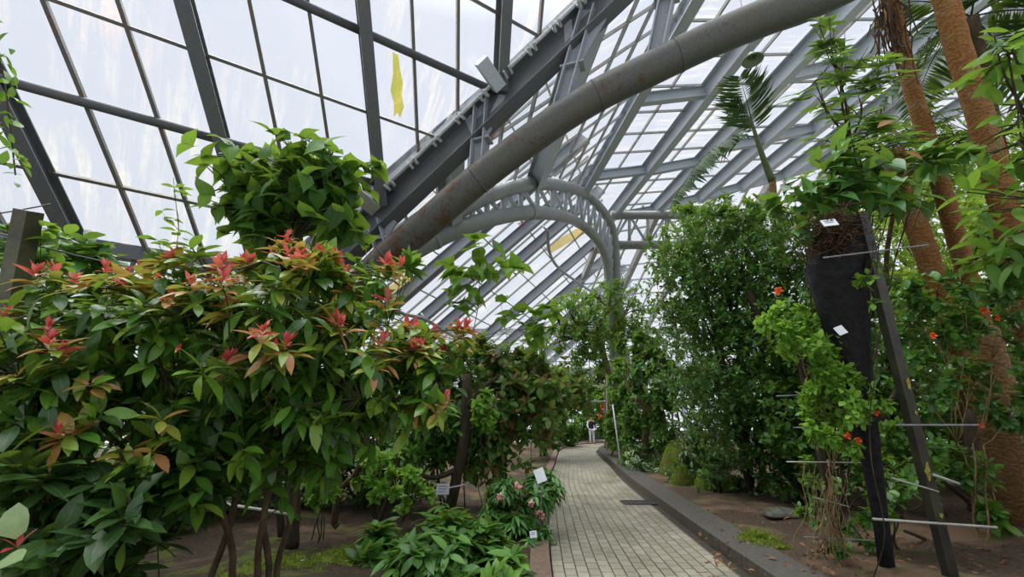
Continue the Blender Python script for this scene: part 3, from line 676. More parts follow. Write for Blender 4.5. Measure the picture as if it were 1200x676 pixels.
# ---- rib girder lying over the arch
rt = nrm(RIBT - RIBF); upR = nrm(nA + upE); 
if upR[2] < 0: upR = -upR
MB().ibeam(RIBF - rt * .6, RIBT, .34, .62, upR, -.36).build('rib_girder', M['steel_dark'], arch)
MB().bar(RIBF - rt * .6, RIBT, .42, .12, upR, .0).build('top_flange', M['steel'], arch)
sd = nrm(np.cross(rt, upR)); sd = sd if np.dot(sd, npipe) < 0 else -sd
Lr = np.linalg.norm(RIBT - RIBF); off = sd * .27 - upR * .16
MB().tube([RIBF + off, RIBT + off], .035, 8).build('conduit', M['conduit'], arch, True, label='pale cable conduit')
i = .25
while i < Lr - .3:
    cl = MB()
    for e in (0, .13):
        q = RIBF + rt * (i + e) + off; cl.bar(q + upR * .09, q - upR * .15, .05, .05, rt); cl.bar(q + sd * .03 - upR * .13, q + sd * .15 - upR * .13, .05, .04, rt)
    i += .62
    cl.build('conduit_clip', M['conduit'], arch)
for q in ((430, 232), (572, 92)):
    h_ = hit(*q, OA, nA) - nA * .32 + sd * .15
    wp_ = nrm(np.cross(rt, nA)); MB().bar(h_ - wp_ * .30, h_ + wp_ * .30, .24, .20, nA).build('rafter_shoe', M['algae_block'] if q[0] < 500 else M['steel_light'], arch)
# struts from the arch up to the rib
for rx, px in (((441, 262), (452, 298)), ((566, 118), (560, 208)), ((690, 12), (655, 138)), ((800, -92), (765, 80))):
    a = hit(*rx, Opipe, npipe); b = hit(*px, Opipe, npipe)
    st = MB().ibeam(b, a, .32, .26, pv, 0).build('strut', M['steel'], arch)
    gs = MB(); m_ = a * .45 + b * .55; gs.bar(m_ - pv * .03, a - pv * .42, .16, .05, npipe); gs.bar(m_ + pv * .03, a + pv * .42, .16, .05, npipe)
    gs.bar(m_ - pv * .22, m_ + pv * .22, .26, .04, (0, 0, 1)); gs.build('gusset', M['steel'], st)
# ---- lattice arch
up_px = chord_px + [(700, 233), (712, 250), (719, 275), (722, 305), (723, 330)]
uD = [np.dot(Epx(*q) - E0, V(0, CP, SP)) for q in chord_px] + [22.0, 22.8, 23.2, 23.4, 23.4]
U3 = np.array([P(x, y, D) - V(0, 0, .35) * (D < 23) for (x, y), D in zip(up_px, uD)])
lo_px = [(398, 345), (430, 328), (470, 303), (510, 281), (545, 266), (580, 255), (620, 249), (655, 252), (678, 261), (694, 274), (705, 289), (711, 305), (713, 322), (714, 340)]
L3 = np.array([P(x, y, D - .1) for (x, y), D in zip(lo_px, uD)])
Uc, Lc = cr(U3, 4), cr(L3, 4)
Uc = np.vstack([Uc, [Uc[-1] + V(0, 0, -3), V(Uc[-1][0], Uc[-1][1], 0)]]); Lc = np.vstack([Lc, [Lc[-1] + V(0, 0, -3), V(Lc[-1][0], Lc[-1][1], 0)]])
la = thing('lattice_arch', 'grey lattice arch of two curved pipes with a straight lattice arm, beyond the pipe arch', 'arch', V(Lc[-1][0], Lc[-1][1], 0))
MB().tube(Uc, .23, 16).build('upper_chord', M['chord'], la, True)
MB().tube(Lc, .24, 16).build('lower_chord', M['chord'], la, True)
for i in range(3, len(Uc) - 2, 2):
    MB().tube([Lc[i], Uc[i]], .085, 8).build('web_post', M['steel_light'], la, True)
    if i + 2 < len(Uc) - 1: MB().tube([Uc[i], Lc[i + 2]], .075, 8).build('web_diagonal', M['steel_light'], la, True)
for c in (Uc, Lc):
    for i in (12, 24, 32):
        t = nrm(c[i + 1] - c[i]); MB().tube([c[i] - t * .06, c[i] + t * .06], .262, 16).build('sleeve', M['chord'], la, True)
q0, q1, q2, q3 = P(716, 252, 23.6), P(812, 252, 23.6), P(716, 287, 23.6), P(812, 287, 23.6)
MB().tube([q0, q1 + (q1 - q0) * .8], .24, 14).build('beam_top_pipe', M['chord'], la, True); MB().tube([q2, q3 + (q3 - q2) * .8], .24, 14).build('beam_bottom_pipe', M['chord'], la, True)
n_ = 8
for i in range(n_):
    f, g = i / n_ * 1.8, (i + 1) / n_ * 1.8
    wb = MB(); wb.tube([q0 + (q1 - q0) * f, q2 + (q3 - q2) * f], .09, 8)
    wb.tube([q0 + (q1 - q0) * (f if i % 2 else g), q2 + (q3 - q2) * (g if i % 2 else f)], .075, 8)
    wb.build('beam_web', M['steel_light'], la, True)
# ================================================================ PLANTING
def B(x, y, D, rx, ry=None, rd=None):
    """crown blob: centre at picture point x,y at depth D, radii given in picture pixels at that depth"""
    k = D / F; ry = rx if ry is None else ry; rd = rx if rd is None else rd
    return (P(x, y, D), V(rx * k, rd * k, ry * k))
def gp(x, D, z=.07):
    """ground point in picture column x at depth D"""
    v = ((z - EYE) / D - SP) / CP; return P(x, 338 - F * v, D)
UP3 = V(0, 0, 1)
# ---- the red-tipped shrub
def red_extra(t, tips, out, rad, lv):
    n = len(tips); top = (out[:, 2] > -.15) & (rad > .72)
    right = 1 / (1 + np.exp(-((tips[:, 0] + 1.35) * 2.2)))
    dv = nrm(V(.05, -.55, .85)); hgt = tips @ dv; fl = tips - hgt[:, None] * dv
    cov = np.array([((np.linalg.norm(fl - fl[i], axis=1) < .13) & (hgt > hgt[i] + .03)).sum() for i in range(n)])
    p = np.where(cov <= 1, .55 + .4 * right, np.where(cov <= 3, .35 * right, .04)) * np.clip(.7 + (tips[:, 2] - 1.75) * .9, .08, 1)
    y = rng.random(n) < p
    whorl(lv, tips[~y], out[~y], 5, .145, .058, .42, .1, .4, .95, back=.12)
    whorl(lv, tips[y] - out[y] * .11, out[y], 2, .13, .052, .45, 0, .3, 1, back=.06)
    yl = Leaves(); whorl(yl, tips[y], out[y] + UP3 * .8, 7, .118, .046, .5, .22, .45, .95, back=.05); yl.build('young_leaves', M['L_red_young'], t, 'ovate', label='coppery and yellow-green young leaves')
    r = np.where(y & (cov <= 1))[0]; r = r[np.argsort(-(tips[r, 2] + .25 * tips[r, 0] + rng.normal(size=len(r)) * .35))][:85]
    for q in r:
        rl = Leaves(); o = nrm(out[q:q + 1] * .3 + UP3); sc = rng.uniform(.65, 1.1)
        whorl(rl, tips[q:q + 1] + o * .035, o, 5, .075 * sc, .026 * sc, .12, .5, .9, .5, Lv=.3); whorl(rl, tips[q:q + 1] + o * .02, o, 4, .085 * sc, .03 * sc, .5, .25, .5, .9, Lv=.3)
        rl.build('new_shoot', M['L_red_new'], t, 'lance', label='red new shoot')
shrub('red_tipped_shrub', 'large glossy shrub with red new shoots and coppery young leaves', 'shrub', (-1.72, 3.55, .07),
      [B(330, 390, 2.75, 120, 105, 110), B(190, 430, 2.6, 125, 110, 110), B(440, 425, 2.8, 85, 80, 90), B(80, 440, 2.5, 95, 75, 90), B(290, 490, 2.7, 150, 75, 100),
       B(390, 340, 2.8, 60, 50, 60), B(490, 440, 2.9, 50, 50, 50), B(240, 345, 2.7, 70, 45, 60), B(130, 360, 2.7, 60, 40, 60), B(330, 310, 2.75, 40, 36, 45), B(420, 490, 2.75, 60, 40, 60), B(360, 540, 2.7, 70, 40, 60), B(510, 410, 3.0, 40, 36, 45), B(360, 300, 2.8, 40, 30, 40)],
      1060, (.145, .058), per=4, clump=.12, stems=5, stem_r=.026, bark='bark_mid', mat='L_red_mature', k=5, twig=.8, twig_r=.0035, hub=.55, shell=3.2, extra=red_extra, zmin=.9)
# ---- dark shrub filling the lower left corner
def varieg_extra(t, tips, out, rad, lv):
    whorl(lv, tips, out, 5, .16, .066, .3, .2, .5, .9, back=.1)
    for q, a, b in ((P(18, 632, 1.7), V(-.15, -.25, 1), V(.1, -1, .2)), (P(-6, 662, 1.72), V(.9, -.3, .35), V(-.1, -.6, 1))):
        big = Leaves(); big.add(q[None], a[None], b[None], .135, .105, .2, .15); big.build('striped_leaf', M['L_silver'], t, 'round', label='pale green striped leaf')
    rl = Leaves(); q = P(20, 642, 1.7); whorl(rl, np.repeat(q[None], 1, 0), np.array([V(.1, -.4, 1)]), 4, .07, .03, .2, .4, .7, .7); rl.build('new_shoot', M['L_red_new'], t, 'ovate', label='salmon red shoot')
    for q, a in ((P(146, 634, 2.0), V(.1, -.2, -1)), (P(95, 655, 2.0), V(-.5, -.3, -.9))):
        yl = Leaves(); yl.add(q[None], a[None], V(0, -1, .2)[None], .13, .045, .2, .2); yl.build('yellowing_leaf', M['L_yellow'], t, 'ovate', label='yellowing leaf')
shrub('glossy_shrub', 'dark glossy shrub in the lower left corner with one pale striped leaf', 'shrub', (-2.15, 2.6, .07),
      [B(60, 600, 2.05, 90, 75, 80), B(150, 610, 2.2, 80, 60, 70), B(30, 520, 2.3, 70, 60, 70), B(110, 670, 2.1, 110, 55, 80), B(220, 560, 2.5, 50, 50, 60)],
      330, (.16, .066), stems=4, stem_r=.018, bark='bark_mid', mat='L_dark', k=5, extra=varieg_extra, twig=.7, shell=2.2)
# ---- shrubs behind it
def bush(name, label, cat, blobs, n, leaf, mat, base_x, D, **k):
    k.setdefault('twig', .3); k.setdefault('stems', 3)
    return shrub(name, label, cat, gp(base_x, D), blobs, n, leaf, mat=mat, **k)
bush('climbing_shrub', 'mid green leafy shrub spilling over wires beside the mossy wooden post', 'shrub', [B(60, 330, 4.3, 80, 45, 60), B(20, 380, 4.3, 80, 60, 60), B(120, 330, 4.6, 70, 40, 60), B(60, 470, 4.4, 110, 70, 70), B(20, 560, 4.2, 90, 70, 60)], 520, (.19, .10), 'L_blue', 60, 4.3, shape='round', k=4, stem_r=.03, droop=.3)
LT = dict(per=4, clump=.22)
bush('lobed_leaf_tree', 'small tree with broad bright lobed leaves rising behind the red-tipped shrub', 'tree',
     [B(340, 235, 5.6, 78, 62, 70), B(290, 205, 5.6, 45, 38, 50), B(380, 205, 5.6, 45, 38, 45), B(325, 180, 5.6, 40, 26, 40), B(405, 195, 5.6, 26, 18, 25), B(300, 265, 5.6, 40, 40, 40), B(395, 250, 5.6, 32, 30, 30)], 360, (.245, .19), 'L_lobed', 330, 5.7, shape='heart', k=2, per=3, clump=.22, outb=.3, stems=1, stem_r=.05, hub=.85, twig=.8, twig_r=.006, droop=.45, up=.1, shell=2.5)
t, _, _ = bush('climber_foot_shrub', 'bright green bush with long leaves at the foot of the pipe arch', 'shrub', [B(440, 300, 6.2, 40, 20, 30), B(470, 318, 6.0, 30, 18, 30), B(425, 330, 6.1, 40, 40, 40)], 75, (.24, .08), 'L_bright', 440, 6.2, k=4, stem_r=.02)
# slender seedlings / sapling
def sapling(name, label, base, top, clusters, leaf, mat, shape='heart', n=9, stem_r=.012, cat='sapling'):
    base = np.asarray(base, float); t = thing(name, label, cat, base)
    p = wig(base, top, 9, .03); MB().tube(p, np.linspace(stem_r, stem_r * .4, 9), 6).build('stem', M['twig'], t, True)
    br = MB(); lv = Leaves()
    for c, r in clusters:
        j = int(np.argmin(((p - c) ** 2).sum(1) + np.maximum(0, p[:, 2] - c[2]) * 9)); q = wig(p[j], c, 5, .08, .05); br.tube(q, np.linspace(stem_r * .5, stem_r * .22, 5), 5)
        tips = c + rdir(n) * r * rng.uniform(.2, 1, (n, 1)); 
        for e in tips: br.tube(wig(q[3], e, 4, .1), stem_r * .18, 4, False)
        o = nrm(tips - c + UP3 * .2); whorl(lv, tips, o, 2, leaf[0], leaf[1], .4, -.2, .5, .8)
    br.build('branches', M['twig'], t, True); lv.build('leaves', M[mat], t, shape); return t
sapling('heart_leaf_sapling', 'slim sapling with drooping heart-shaped leaves standing before the far left glass roof', gp(545, 7), P(561, 283, 7), [B(558, 300, 7, 34), B(535, 318, 7, 26), B(585, 322, 7, 28), B(600, 365, 7, 22), B(622, 385, 7, 20), B(535, 355, 7, 20), B(640, 372, 7, 18), B(552, 335, 7, 24)], (.23, .19), 'L_bright', n=8)
sapling('wispy_seedling', 'thin wiry seedling with few small leaves before the stained roof glass', (-1.95, 2.95, .07), P(203, 208, 2.7), [B(203, 222, 2.7, 10), B(192, 255, 2.7, 12), B(213, 272, 2.7, 12), B(186, 285, 2.7, 14), B(222, 300, 2.7, 14)], (.075, .04), 'L_bright', 'ovate', 3, .004, cat='seedling')
# hanging vine at the upper left edge
hv = thing('hanging_vine', 'thin vine with small leaves hanging down the upper left edge', 'vine', P(-4, 30, 2.4))
q = cr(np.array([P(-30, -60, 2.4), P(-6, 40, 2.4), P(6, 100, 2.4), P(12, 150, 2.4), P(18, 205, 2.4)]), 5); MB().tube(q, .004, 5).build('stem', M['twig'], hv, True)
lv = Leaves(); tp = np.repeat(q[3:], 3, 0) + rng.normal(size=((len(q) - 3) * 3, 3)) * .025; whorl(lv, tp, rdir(len(tp)), 1, .075, .035, .3, -.5, .3, .8); lv.build('leaves', M['L_bright'], hv, 'ovate')
# mossy wooden post and its wires
wp = thing('trellis_post', 'mossy wooden trellis post with wires at the left edge', 'post', gp(-30, 3.1))
b0_, t0_ = gp(-64, 3.1), P(34, 247, 3.1); MB().bar(b0_, t0_, .11, .11, (0, 1, 0)).build('post', steelmat('mossy_timber', (.055, .05, .03), .3, 5, .6, .8), wp)
for a_, c_ in (((-40, 255), (60, 239)), ((-40, 268), (250, 328)), ((-40, 330), (200, 395)), ((-40, 395), (110, 425))):
    p0_, p1_ = P(*a_, 3.05), P(*c_, 3.4); MB().tube(wig(p0_, p1_, 6, .01, -.02), .006, 5).build('wire', M['wire'], wp, True)
sapling('post_climber', 'climber with bright oval leaves on the mossy wooden post', gp(20, 3.25), P(48, 268, 3.2), [B(58, 270, 3.2, 14), B(40, 290, 3.2, 18), B(72, 280, 3.2, 12), B(30, 330, 3.2, 20), B(60, 310, 3.2, 18)], (.13, .075), 'L_bright', 'ovate', 4, .006, cat='climber')
# ---- left bed, middle distance
bush('bronze_shrub', 'tall shrub with mixed green and bronze leaves overhanging the left edge of the path', 'shrub',
     [B(590, 465, 8.2, 62, 55, 60), B(560, 440, 8.4, 50, 35, 50), B(575, 415, 8.4, 34, 16, 30), B(615, 425, 8.6, 24, 18, 30), B(612, 500, 8.0, 34, 55, 36), B(622, 450, 8.4, 30, 30, 40), B(570, 530, 8.0, 45, 45, 45), B(610, 430, 8.4, 36, 25, 40)], 900, (.18, .095), 'L_copper', 588, 8.3, k=5, stems=4, stem_r=.03, droop=.35, twig=.4, bark='bark')
bush('leaning_shrub', 'dark green shrub between the bare trunk and the bronze-leaved shrub', 'shrub', [B(510, 480, 7.6, 50, 50, 50), B(485, 530, 7.6, 50, 45, 45), B(545, 500, 7.8, 45, 50, 45)], 850, (.15, .06), 'L_mid', 520, 7.7, k=5, stem_r=.025, bark='bark')
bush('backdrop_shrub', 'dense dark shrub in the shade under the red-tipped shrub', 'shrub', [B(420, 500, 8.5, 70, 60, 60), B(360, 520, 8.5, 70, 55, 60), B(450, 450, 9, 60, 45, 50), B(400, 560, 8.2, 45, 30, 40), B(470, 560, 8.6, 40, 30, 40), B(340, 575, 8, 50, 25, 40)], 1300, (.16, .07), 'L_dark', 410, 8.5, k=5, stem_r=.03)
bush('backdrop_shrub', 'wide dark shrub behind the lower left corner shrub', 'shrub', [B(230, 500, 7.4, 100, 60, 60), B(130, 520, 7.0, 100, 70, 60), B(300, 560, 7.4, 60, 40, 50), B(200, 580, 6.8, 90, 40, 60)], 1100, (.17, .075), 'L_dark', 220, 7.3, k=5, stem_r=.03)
bush('backdrop_shrub', 'tall mid green shrub along the glass wall at the far left', 'shrub', [B(40, 430, 6.6, 90, 60, 50), B(130, 420, 6.8, 80, 50, 50), B(220, 420, 7.0, 70, 40, 50), B(20, 540, 6.4, 90, 70, 50)], 760, (.18, .08), 'L_mid', 90, 6.8, k=5, stem_r=.03)
for i, (x, y, D, r, lb) in enumerate(((440, 545, 5.9, 26, 'low pale green fern tuft right of the bare brown trunk'), (380, 515, 5.4, 20, 'small pale green fern tuft deep under the red-tipped shrub'), (372, 560, 5.5, 17, 'pale green fern tuft just above the mossy soil'), (475, 562, 6.2, 20, 'pale green fern tuft beside the grey name plate'), (562, 475, 6.6, 16, 'small tuft of pale leaves in front of the bronze-leaved shrub'))):
    bush('fern_tuft', lb, 'fern', [B(x, y, D, r, r * 1.3, r), B(x + r * .5, y + r, D, r * .8)], 95, (.11, .06), 'L_fern', x, D, k=4, stems=2, stem_r=.008, twig=.4, group='fern tufts in the left bed', shape='round')
def rhodo_extra(t, tips, out, rad, lv):
    o = nrm(out * .5 + UP3 * .6); whorl(lv, tips, o, 8, .17, .042, .45, -.15, .25, 1, back=.02)
    for (x, y) in ((606, 571), (622, 592), (586, 585), (600, 618), (634, 605)):
        p = P(x, y, 5.55); fl = Leaves(); whorl(fl, np.repeat(p[None], 4, 0) + rng.normal(size=(4, 3)) * .02, np.repeat(V(0, -.5, 1)[None], 4, 0), 5, .05, .03, .3, .3, .6, .8); fl.build('flower', M['F_pink'], t, 'round', label='pink flower cluster')
bush('rhododendron', 'rhododendron with narrow drooping leaves and pink flowers on the left edge of the path', 'shrub', [B(600, 600, 5.9, 42, 40, 40), B(625, 575, 6.1, 28, 28, 35), B(580, 580, 6.0, 32, 28, 35), B(610, 630, 5.6, 36, 22, 35), B(575, 615, 5.8, 26, 26, 30)], 310, (.17, .042), 'L_blue', 604, 6.0, shape='lance', extra=rhodo_extra, stem_r=.014, twig=.8, shell=2.6)
def hydra(t, tips, out, rad, lv): whorl(lv, tips, nrm(out + UP3 * .5), 5, .20, .078, .4, .12, .35, .95, back=.06)
bush('broad_leaf_bush', 'low bush of long broad green leaves at the front edge of the left bed', 'bush', [B(520, 655, 4.5, 70, 40, 55), B(470, 668, 4.3, 55, 34, 45), B(580, 672, 4.3, 48, 30, 45), B(540, 625, 4.9, 55, 24, 40), B(450, 640, 4.8, 34, 24, 30), B(500, 690, 4.1, 60, 24, 40), B(560, 640, 4.7, 45, 24, 35)], 430, (.2, .078), 'L_mid', 525, 4.5, extra=hydra, stem_r=.012, twig=.8, shell=2.5, stems=5)
bush('broad_leaf_bush', 'small bush of bright leaves tight against the brown left kerb', 'bush', [B(603, 662, 4.2, 18, 15, 18), B(590, 686, 3.9, 22, 16, 20)], 40, (.16, .062), 'L_bright', 600, 4.1, extra=hydra, stem_r=.008, twig=.8)
def trunk(name, label, px, r, mat, D, cat='tree trunk', top=None):
    pts = cr(np.array([P(x, y, d) for x, y, d in px]), 4); t = thing(name, label, cat, pts[0]); MB().tube(pts, np.linspace(r, r * .7, len(pts)) * (1 + .06 * rng.normal(size=len(pts))), 10).build('trunk', M[mat], t, True); return t, pts
def gy(x, D): return (x, float(338 - F * (((.07 - EYE) / D - SP) / CP)), D)
def limbed(name, label, px, r, mat, limbs):
    t, pts = trunk(name, label, px, r, mat, 0)
    for l in limbs:
        q = cr(np.array([P(*a) for a in l]), 4); MB().tube(q, np.linspace(r * .5, r * .2, len(q)), 7).build('limb', M[mat], t, True)
    return t
limbed('bare_trunk', 'dark straight bare trunk behind the low broad-leaved bush', [gy(526, 7.0), (535, 560, 7.0), (543, 520, 7.0), (546, 470, 7.1), (547, 440, 7.3)], .10, 'bark', [[(536, 550, 7), (505, 560, 6.9), (478, 545, 6.9)], [(545, 480, 7.05), (565, 455, 7), (585, 440, 7)]])
limbed('brown_trunk', 'crooked brown trunk rising into the red-tipped shrub', [gy(396, 6.2), (392, 610, 6.2), (399, 575, 6.1), (420, 550, 6.0), (430, 500, 6.0)], .055, 'bark_mid', [[(399, 575, 6.1), (380, 540, 6.1), (372, 500, 6.1)]])
limbed('brown_trunk', 'thin dark leaning trunk left of the grey name plate', [gy(446, 6.6), (452, 590, 6.6), (462, 560, 6.6), (470, 530, 6.6)], .035, 'bark', [[(452, 590, 6.6), (440, 560, 6.6), (424, 540, 6.5)]])
limbed('stout_trunk', 'stout dark trunk standing just behind the stems of the red-tipped shrub', [gy(342, 5.2), (344, 600, 5.2), (345, 540, 5.2), (352, 470, 5.2)], .085, 'bark', [[(345, 560, 5.2), (375, 510, 5.2), (400, 470, 5.2)]])
for (x0, y0, x1, y1, D, lb) in ((252, 589, 338, 602, 3.6, 'pale stake lying level across the stems of the red-tipped shrub'), (305, 672, 358, 656, 4.6, 'short pale stake lying low before the mossy soil'), (455, 585, 545, 568, 6.4, 'long pale stake behind the grey name plate')):
    a, b = P(x0, y0, D), P(x1, y1, D); st = MB().tube([a, a * .5 + b * .5, b], .012, 8).build('support_stake', M['rodlight'], None, True, label=lb, cat='stake')
# name plates
def plate(label, x, y, D, w, h, tilt, mat, lines=3, stake=True, rz=0.0, name='name_plate'):
    c = P(x, y, D); g = gp(x, D) if stake else c; t = thing(name, label, 'sign', g if stake else c)
    R = lambda v: V(v[0] * math.cos(rz) - v[1] * math.sin(rz), v[0] * math.sin(rz) + v[1] * math.cos(rz), v[2])
    rgt = R(V(math.cos(tilt), 0, math.sin(tilt))); upv = nrm(R(V(-math.sin(tilt), .35, math.cos(tilt)))); nn = np.cross(rgt, upv)
    m = MB(); m.slab([c + rgt * a * w / 2 + upv * b * h / 2 for a, b in ((-1, -1), (1, -1), (1, 1), (-1, 1))], nn, .008).build('plate', M[mat], t)
    if lines:
        l = MB()
        for i in range(lines):
            o = c + nn * .0055 + upv * h * (.26 - .26 * i); l.bar(o - rgt * w * (.36 - .05 * (i % 2)), o + rgt * w * (.34 - .09 * (i % 3)), .002, h * .07, upv)
        l.build('print', M['ink'], t)
    if stake: MB().tube([g - UP3 * .05, c - upv * h * .3 + nn * -.012], .006, 6).build('stake', M['rod'], t, True)
plate('grey name plate on a stake in the left bed, before the dark bare trunk', 519, 573, 6.3, .19, .15, 0, 'plategrey', 4)
plate('white tilted name plate between the bronze-leaved shrub and the path', 633, 557, 5.5, .13, .17, .35, 'plate', 0)
plate('small white name plate at the foot of the rhododendron by the left kerb', 625, 626, 5.2, .085, .075, .1, 'plate', 2)
# mossy patches on the soil
def mound(name, label, cat, c, r, h, mat, lump=.12, group=None):
    c = np.asarray(c, float); nu, nv = 28, 12; v = []
    ph = rng.uniform(0, 6, 6)
    for j in range(nv + 1):
        e = j / nv * math.pi / 2
        for i in range(nu):
            a = i / nu * 2 * math.pi
            k = 1 + lump * (math.sin(3 * a + ph[0]) + math.sin(5 * a + ph[1] + 3 * e) + .7 * math.sin(9 * a + ph[2] + 7 * e) + .5 * math.sin(14 * a + 11 * e + ph[3])) / 2
            v.append(c + V(math.cos(a) * math.cos(e) * r[0] * k, math.sin(a) * math.cos(e) * r[1] * k, math.sin(e) * h * (1 + .3 * lump * math.sin(4 * a + ph[4])) - .03))
    f = [(j * nu + i, j * nu + (i + 1) % nu, (j + 1) * nu + (i + 1) % nu, (j + 1) * nu + i) for j in range(nv) for i in range(nu)] + [tuple(range(nu))[::-1]]
    o = build(name, v, f, M[mat], None, True, label=label, cat=cat, group=group)
    if mat == 'moss':
        q = np.array(v); cnt = 900; i_ = rng.integers(0, len(q) - nu, cnt); pos = q[i_] * .5 + q[i_ + rng.integers(0, nu, cnt) * 0 + nu] * .5 + rng.normal(size=(cnt, 3)) * .02; dn = nrm((pos - c) / np.array([r[0], r[1], h]) ** 2 + rng.normal(size=(cnt, 3)) * .4 + UP3)
        lv = Leaves(); lv.add(pos, dn + rng.normal(size=(cnt, 3)) * .5, dn + rdir(cnt), .045, .016, .3, .2); lv.build('moss_tufts', M['L_moss'], o, 'leaflet')
    return o
mound('moss_patch', 'flat bright moss patch on the soil at the bottom left of the bed', 'moss', G(325, 668, .08), (.45, .3), .09, 'moss', .3)
mound('moss_patch', 'flat bright moss patch beside the crooked brown trunk', 'moss', G(405, 655, .08), (.32, .28), .09, 'moss', .3)
mound('moss_patch', 'flat moss patch on bare soil near the right kerb', 'moss', G(890, 634, .12), (.22, .3), .08, 'moss', .3)
mound('moss_stone', 'rounded mossy stone nearest the right kerb ledge', 'mossy stone', gp(800, 9.6, .1), (.22, .22), .42, 'moss', .16)
mound('moss_stone', 'mossy stone beside the small black garden tap', 'mossy stone', gp(829, 9.2, .1), (.24, .22), .36, 'moss', .14)
mound('moss_stone', 'low mossy stone right of the small black garden tap', 'mossy stone', gp(850, 9.3, .1), (.2, .2), .24, 'moss', .12)
mound('moss_stone', 'tall brownish mossy stone behind the other mossy stones', 'mossy stone', gp(794, 11.4, .1), (.42, .36), .85, 'moss', .15)
mound('flat_rock', 'flat grey rock lying on the soil right of the mossy stones', 'rock', gp(915, 6.9, .1), (.3, .22), .12, 'rock', .15)
tap = thing('garden_tap', 'small black garden tap pair standing in the right bed by the mossy stones', 'tap', gp(838, 8.7, .1)); o_ = np.array(tap.location)
MB().tube([o_, o_ + V(0, 0, .22), o_ + V(.0, -.02, .27), o_ + V(-.02, -.08, .29)], .03, 10).build('standpipe', M['black'], tap, True)
MB().tube([o_ + V(.12, 0, 0), o_ + V(.12, 0, .2), o_ + V(.10, -.03, .25)], .022, 10).build('standpipe', M['black'], tap, True)
# ---- far middle
bush('far_tree', 'feathery far tree with brown trunk standing beyond the bend of the path', 'tree', [B(700, 385, 21, 42, 40, 40), B(672, 375, 21, 28, 32, 30), B(735, 365, 22, 26, 34, 30), B(715, 345, 21.5, 24, 20, 24), B(655, 395, 21, 18, 20, 20), B(690, 420, 21, 30, 20, 30), B(745, 395, 22, 20, 26, 20)], 1000, (.24, .09), 'L_bright', 712, 21.5, k=5, stems=1, stem_r=.2, bark='bark_tan', hub=.9, twig=.2, twig_r=.012)
bush('far_reddish_shrub', 'green and bronze shrub beyond the left kerb where the path bends', 'shrub', [B(640, 470, 17, 30, 30, 30), B(620, 450, 17, 40, 26, 30), B(665, 455, 19, 26, 24, 26), B(640, 505, 16.5, 22, 18, 22)], 900, (.26, .15), 'L_copper', 636, 17.5, k=5, twig=.15, stem_r=.05)
bush('far_shrub', 'dark far shrub behind the left kerb bend', 'shrub', [B(665, 505, 25, 16, 14, 14), B(650, 490, 24, 18, 18, 16), B(680, 500, 30, 14, 14, 14)], 500, (.3, .14), 'L_mid', 662, 26, k=5, twig=.1, stem_r=.06)
def redfl(t, tips, out, rad, lv):
    whorl(lv, tips, out, 5, .3, .14, .3, .2, .5, .9)
    for (x, y, r) in ((703, 489, 4), (708, 482, 4), (714, 481, 3), (705, 477, 3), (717, 486, 3)):
        fl = Leaves(); p = P(x, y, 29.5) + rng.normal(size=(10, 3)) * r * .02; whorl(fl, p, rdir(10), 3, .13, .09, .2, .1, .5, .8); fl.build('flower', M['F_red'], t, 'round', label='red flowers')
bush('flowering_bush', 'red-flowered far bush just right of the standing person', 'bush', [B(712, 492, 30.5, 18, 16, 16), B(700, 470, 31, 22, 16, 18), B(722, 470, 30.5, 16, 20, 16)], 520, (.3, .14), 'L_bright', 716, 30.5, extra=redfl, twig=.1, stem_r=.05)
bush('far_hedge_shrub', 'tall mixed shrub closing the view behind the standing person', 'shrub', [B(690, 470, 34, 26, 24, 20), B(660, 465, 34, 24, 24, 20), B(720, 455, 34, 24, 30, 20), B(690, 445, 35, 30, 16, 20), B(640, 470, 33, 24, 30, 20)], 1000, (.36, .18), 'L_copper', 690, 34, twig=.05, stem_r=.08)
bush('far_hedge_shrub', 'tall green shrubs beyond the dense tree at the far end', 'shrub', [B(760, 450, 30, 30, 50, 30), B(800, 430, 30, 40, 70, 30), B(860, 430, 30, 50, 80, 30)], 900, (.4, .18), 'L_dark', 790, 30, twig=.05, stem_r=.08)
bush('kerb_shrub', 'narrow leafy shrub spilling over the right kerb at the path bend', 'shrub', [B(726, 470, 17.5, 16, 26, 16), B(722, 505, 17, 13, 22, 14), B(732, 440, 17.5, 18, 18, 16), B(716, 520, 18, 8, 10, 8)], 560, (.2, .09), 'L_bright', 726, 17.4, k=4, twig=.1, stem_r=.03)
# grey pipe rail beyond the bend, white pole leaning by the right kerb
rl = thing('pipe_frame', 'pale pipe frame beyond the bend, before the far tree', 'frame', gp(712, 20))
for a_, c_ in (((668, 453), (722, 452)), ((672, 471), (712, 470))): MB().tube([P(*a_, 20), P(*c_, 20)], .035, 8).build('rail', M['plate'], rl, True)
for x in (711, 718): MB().tube([gp(x, 20), P(x, 440, 20)], .035, 8).build('upright', M['plate'], rl, True)
MB().tube([gp(728, 13.2, .1), P(723, 510, 13.3), P(718, 474, 13.5)], .022, 8).build('white_pole', M['white'], None, True, label='white slender pole leaning behind the right kerb before the climbers', cat='pole')
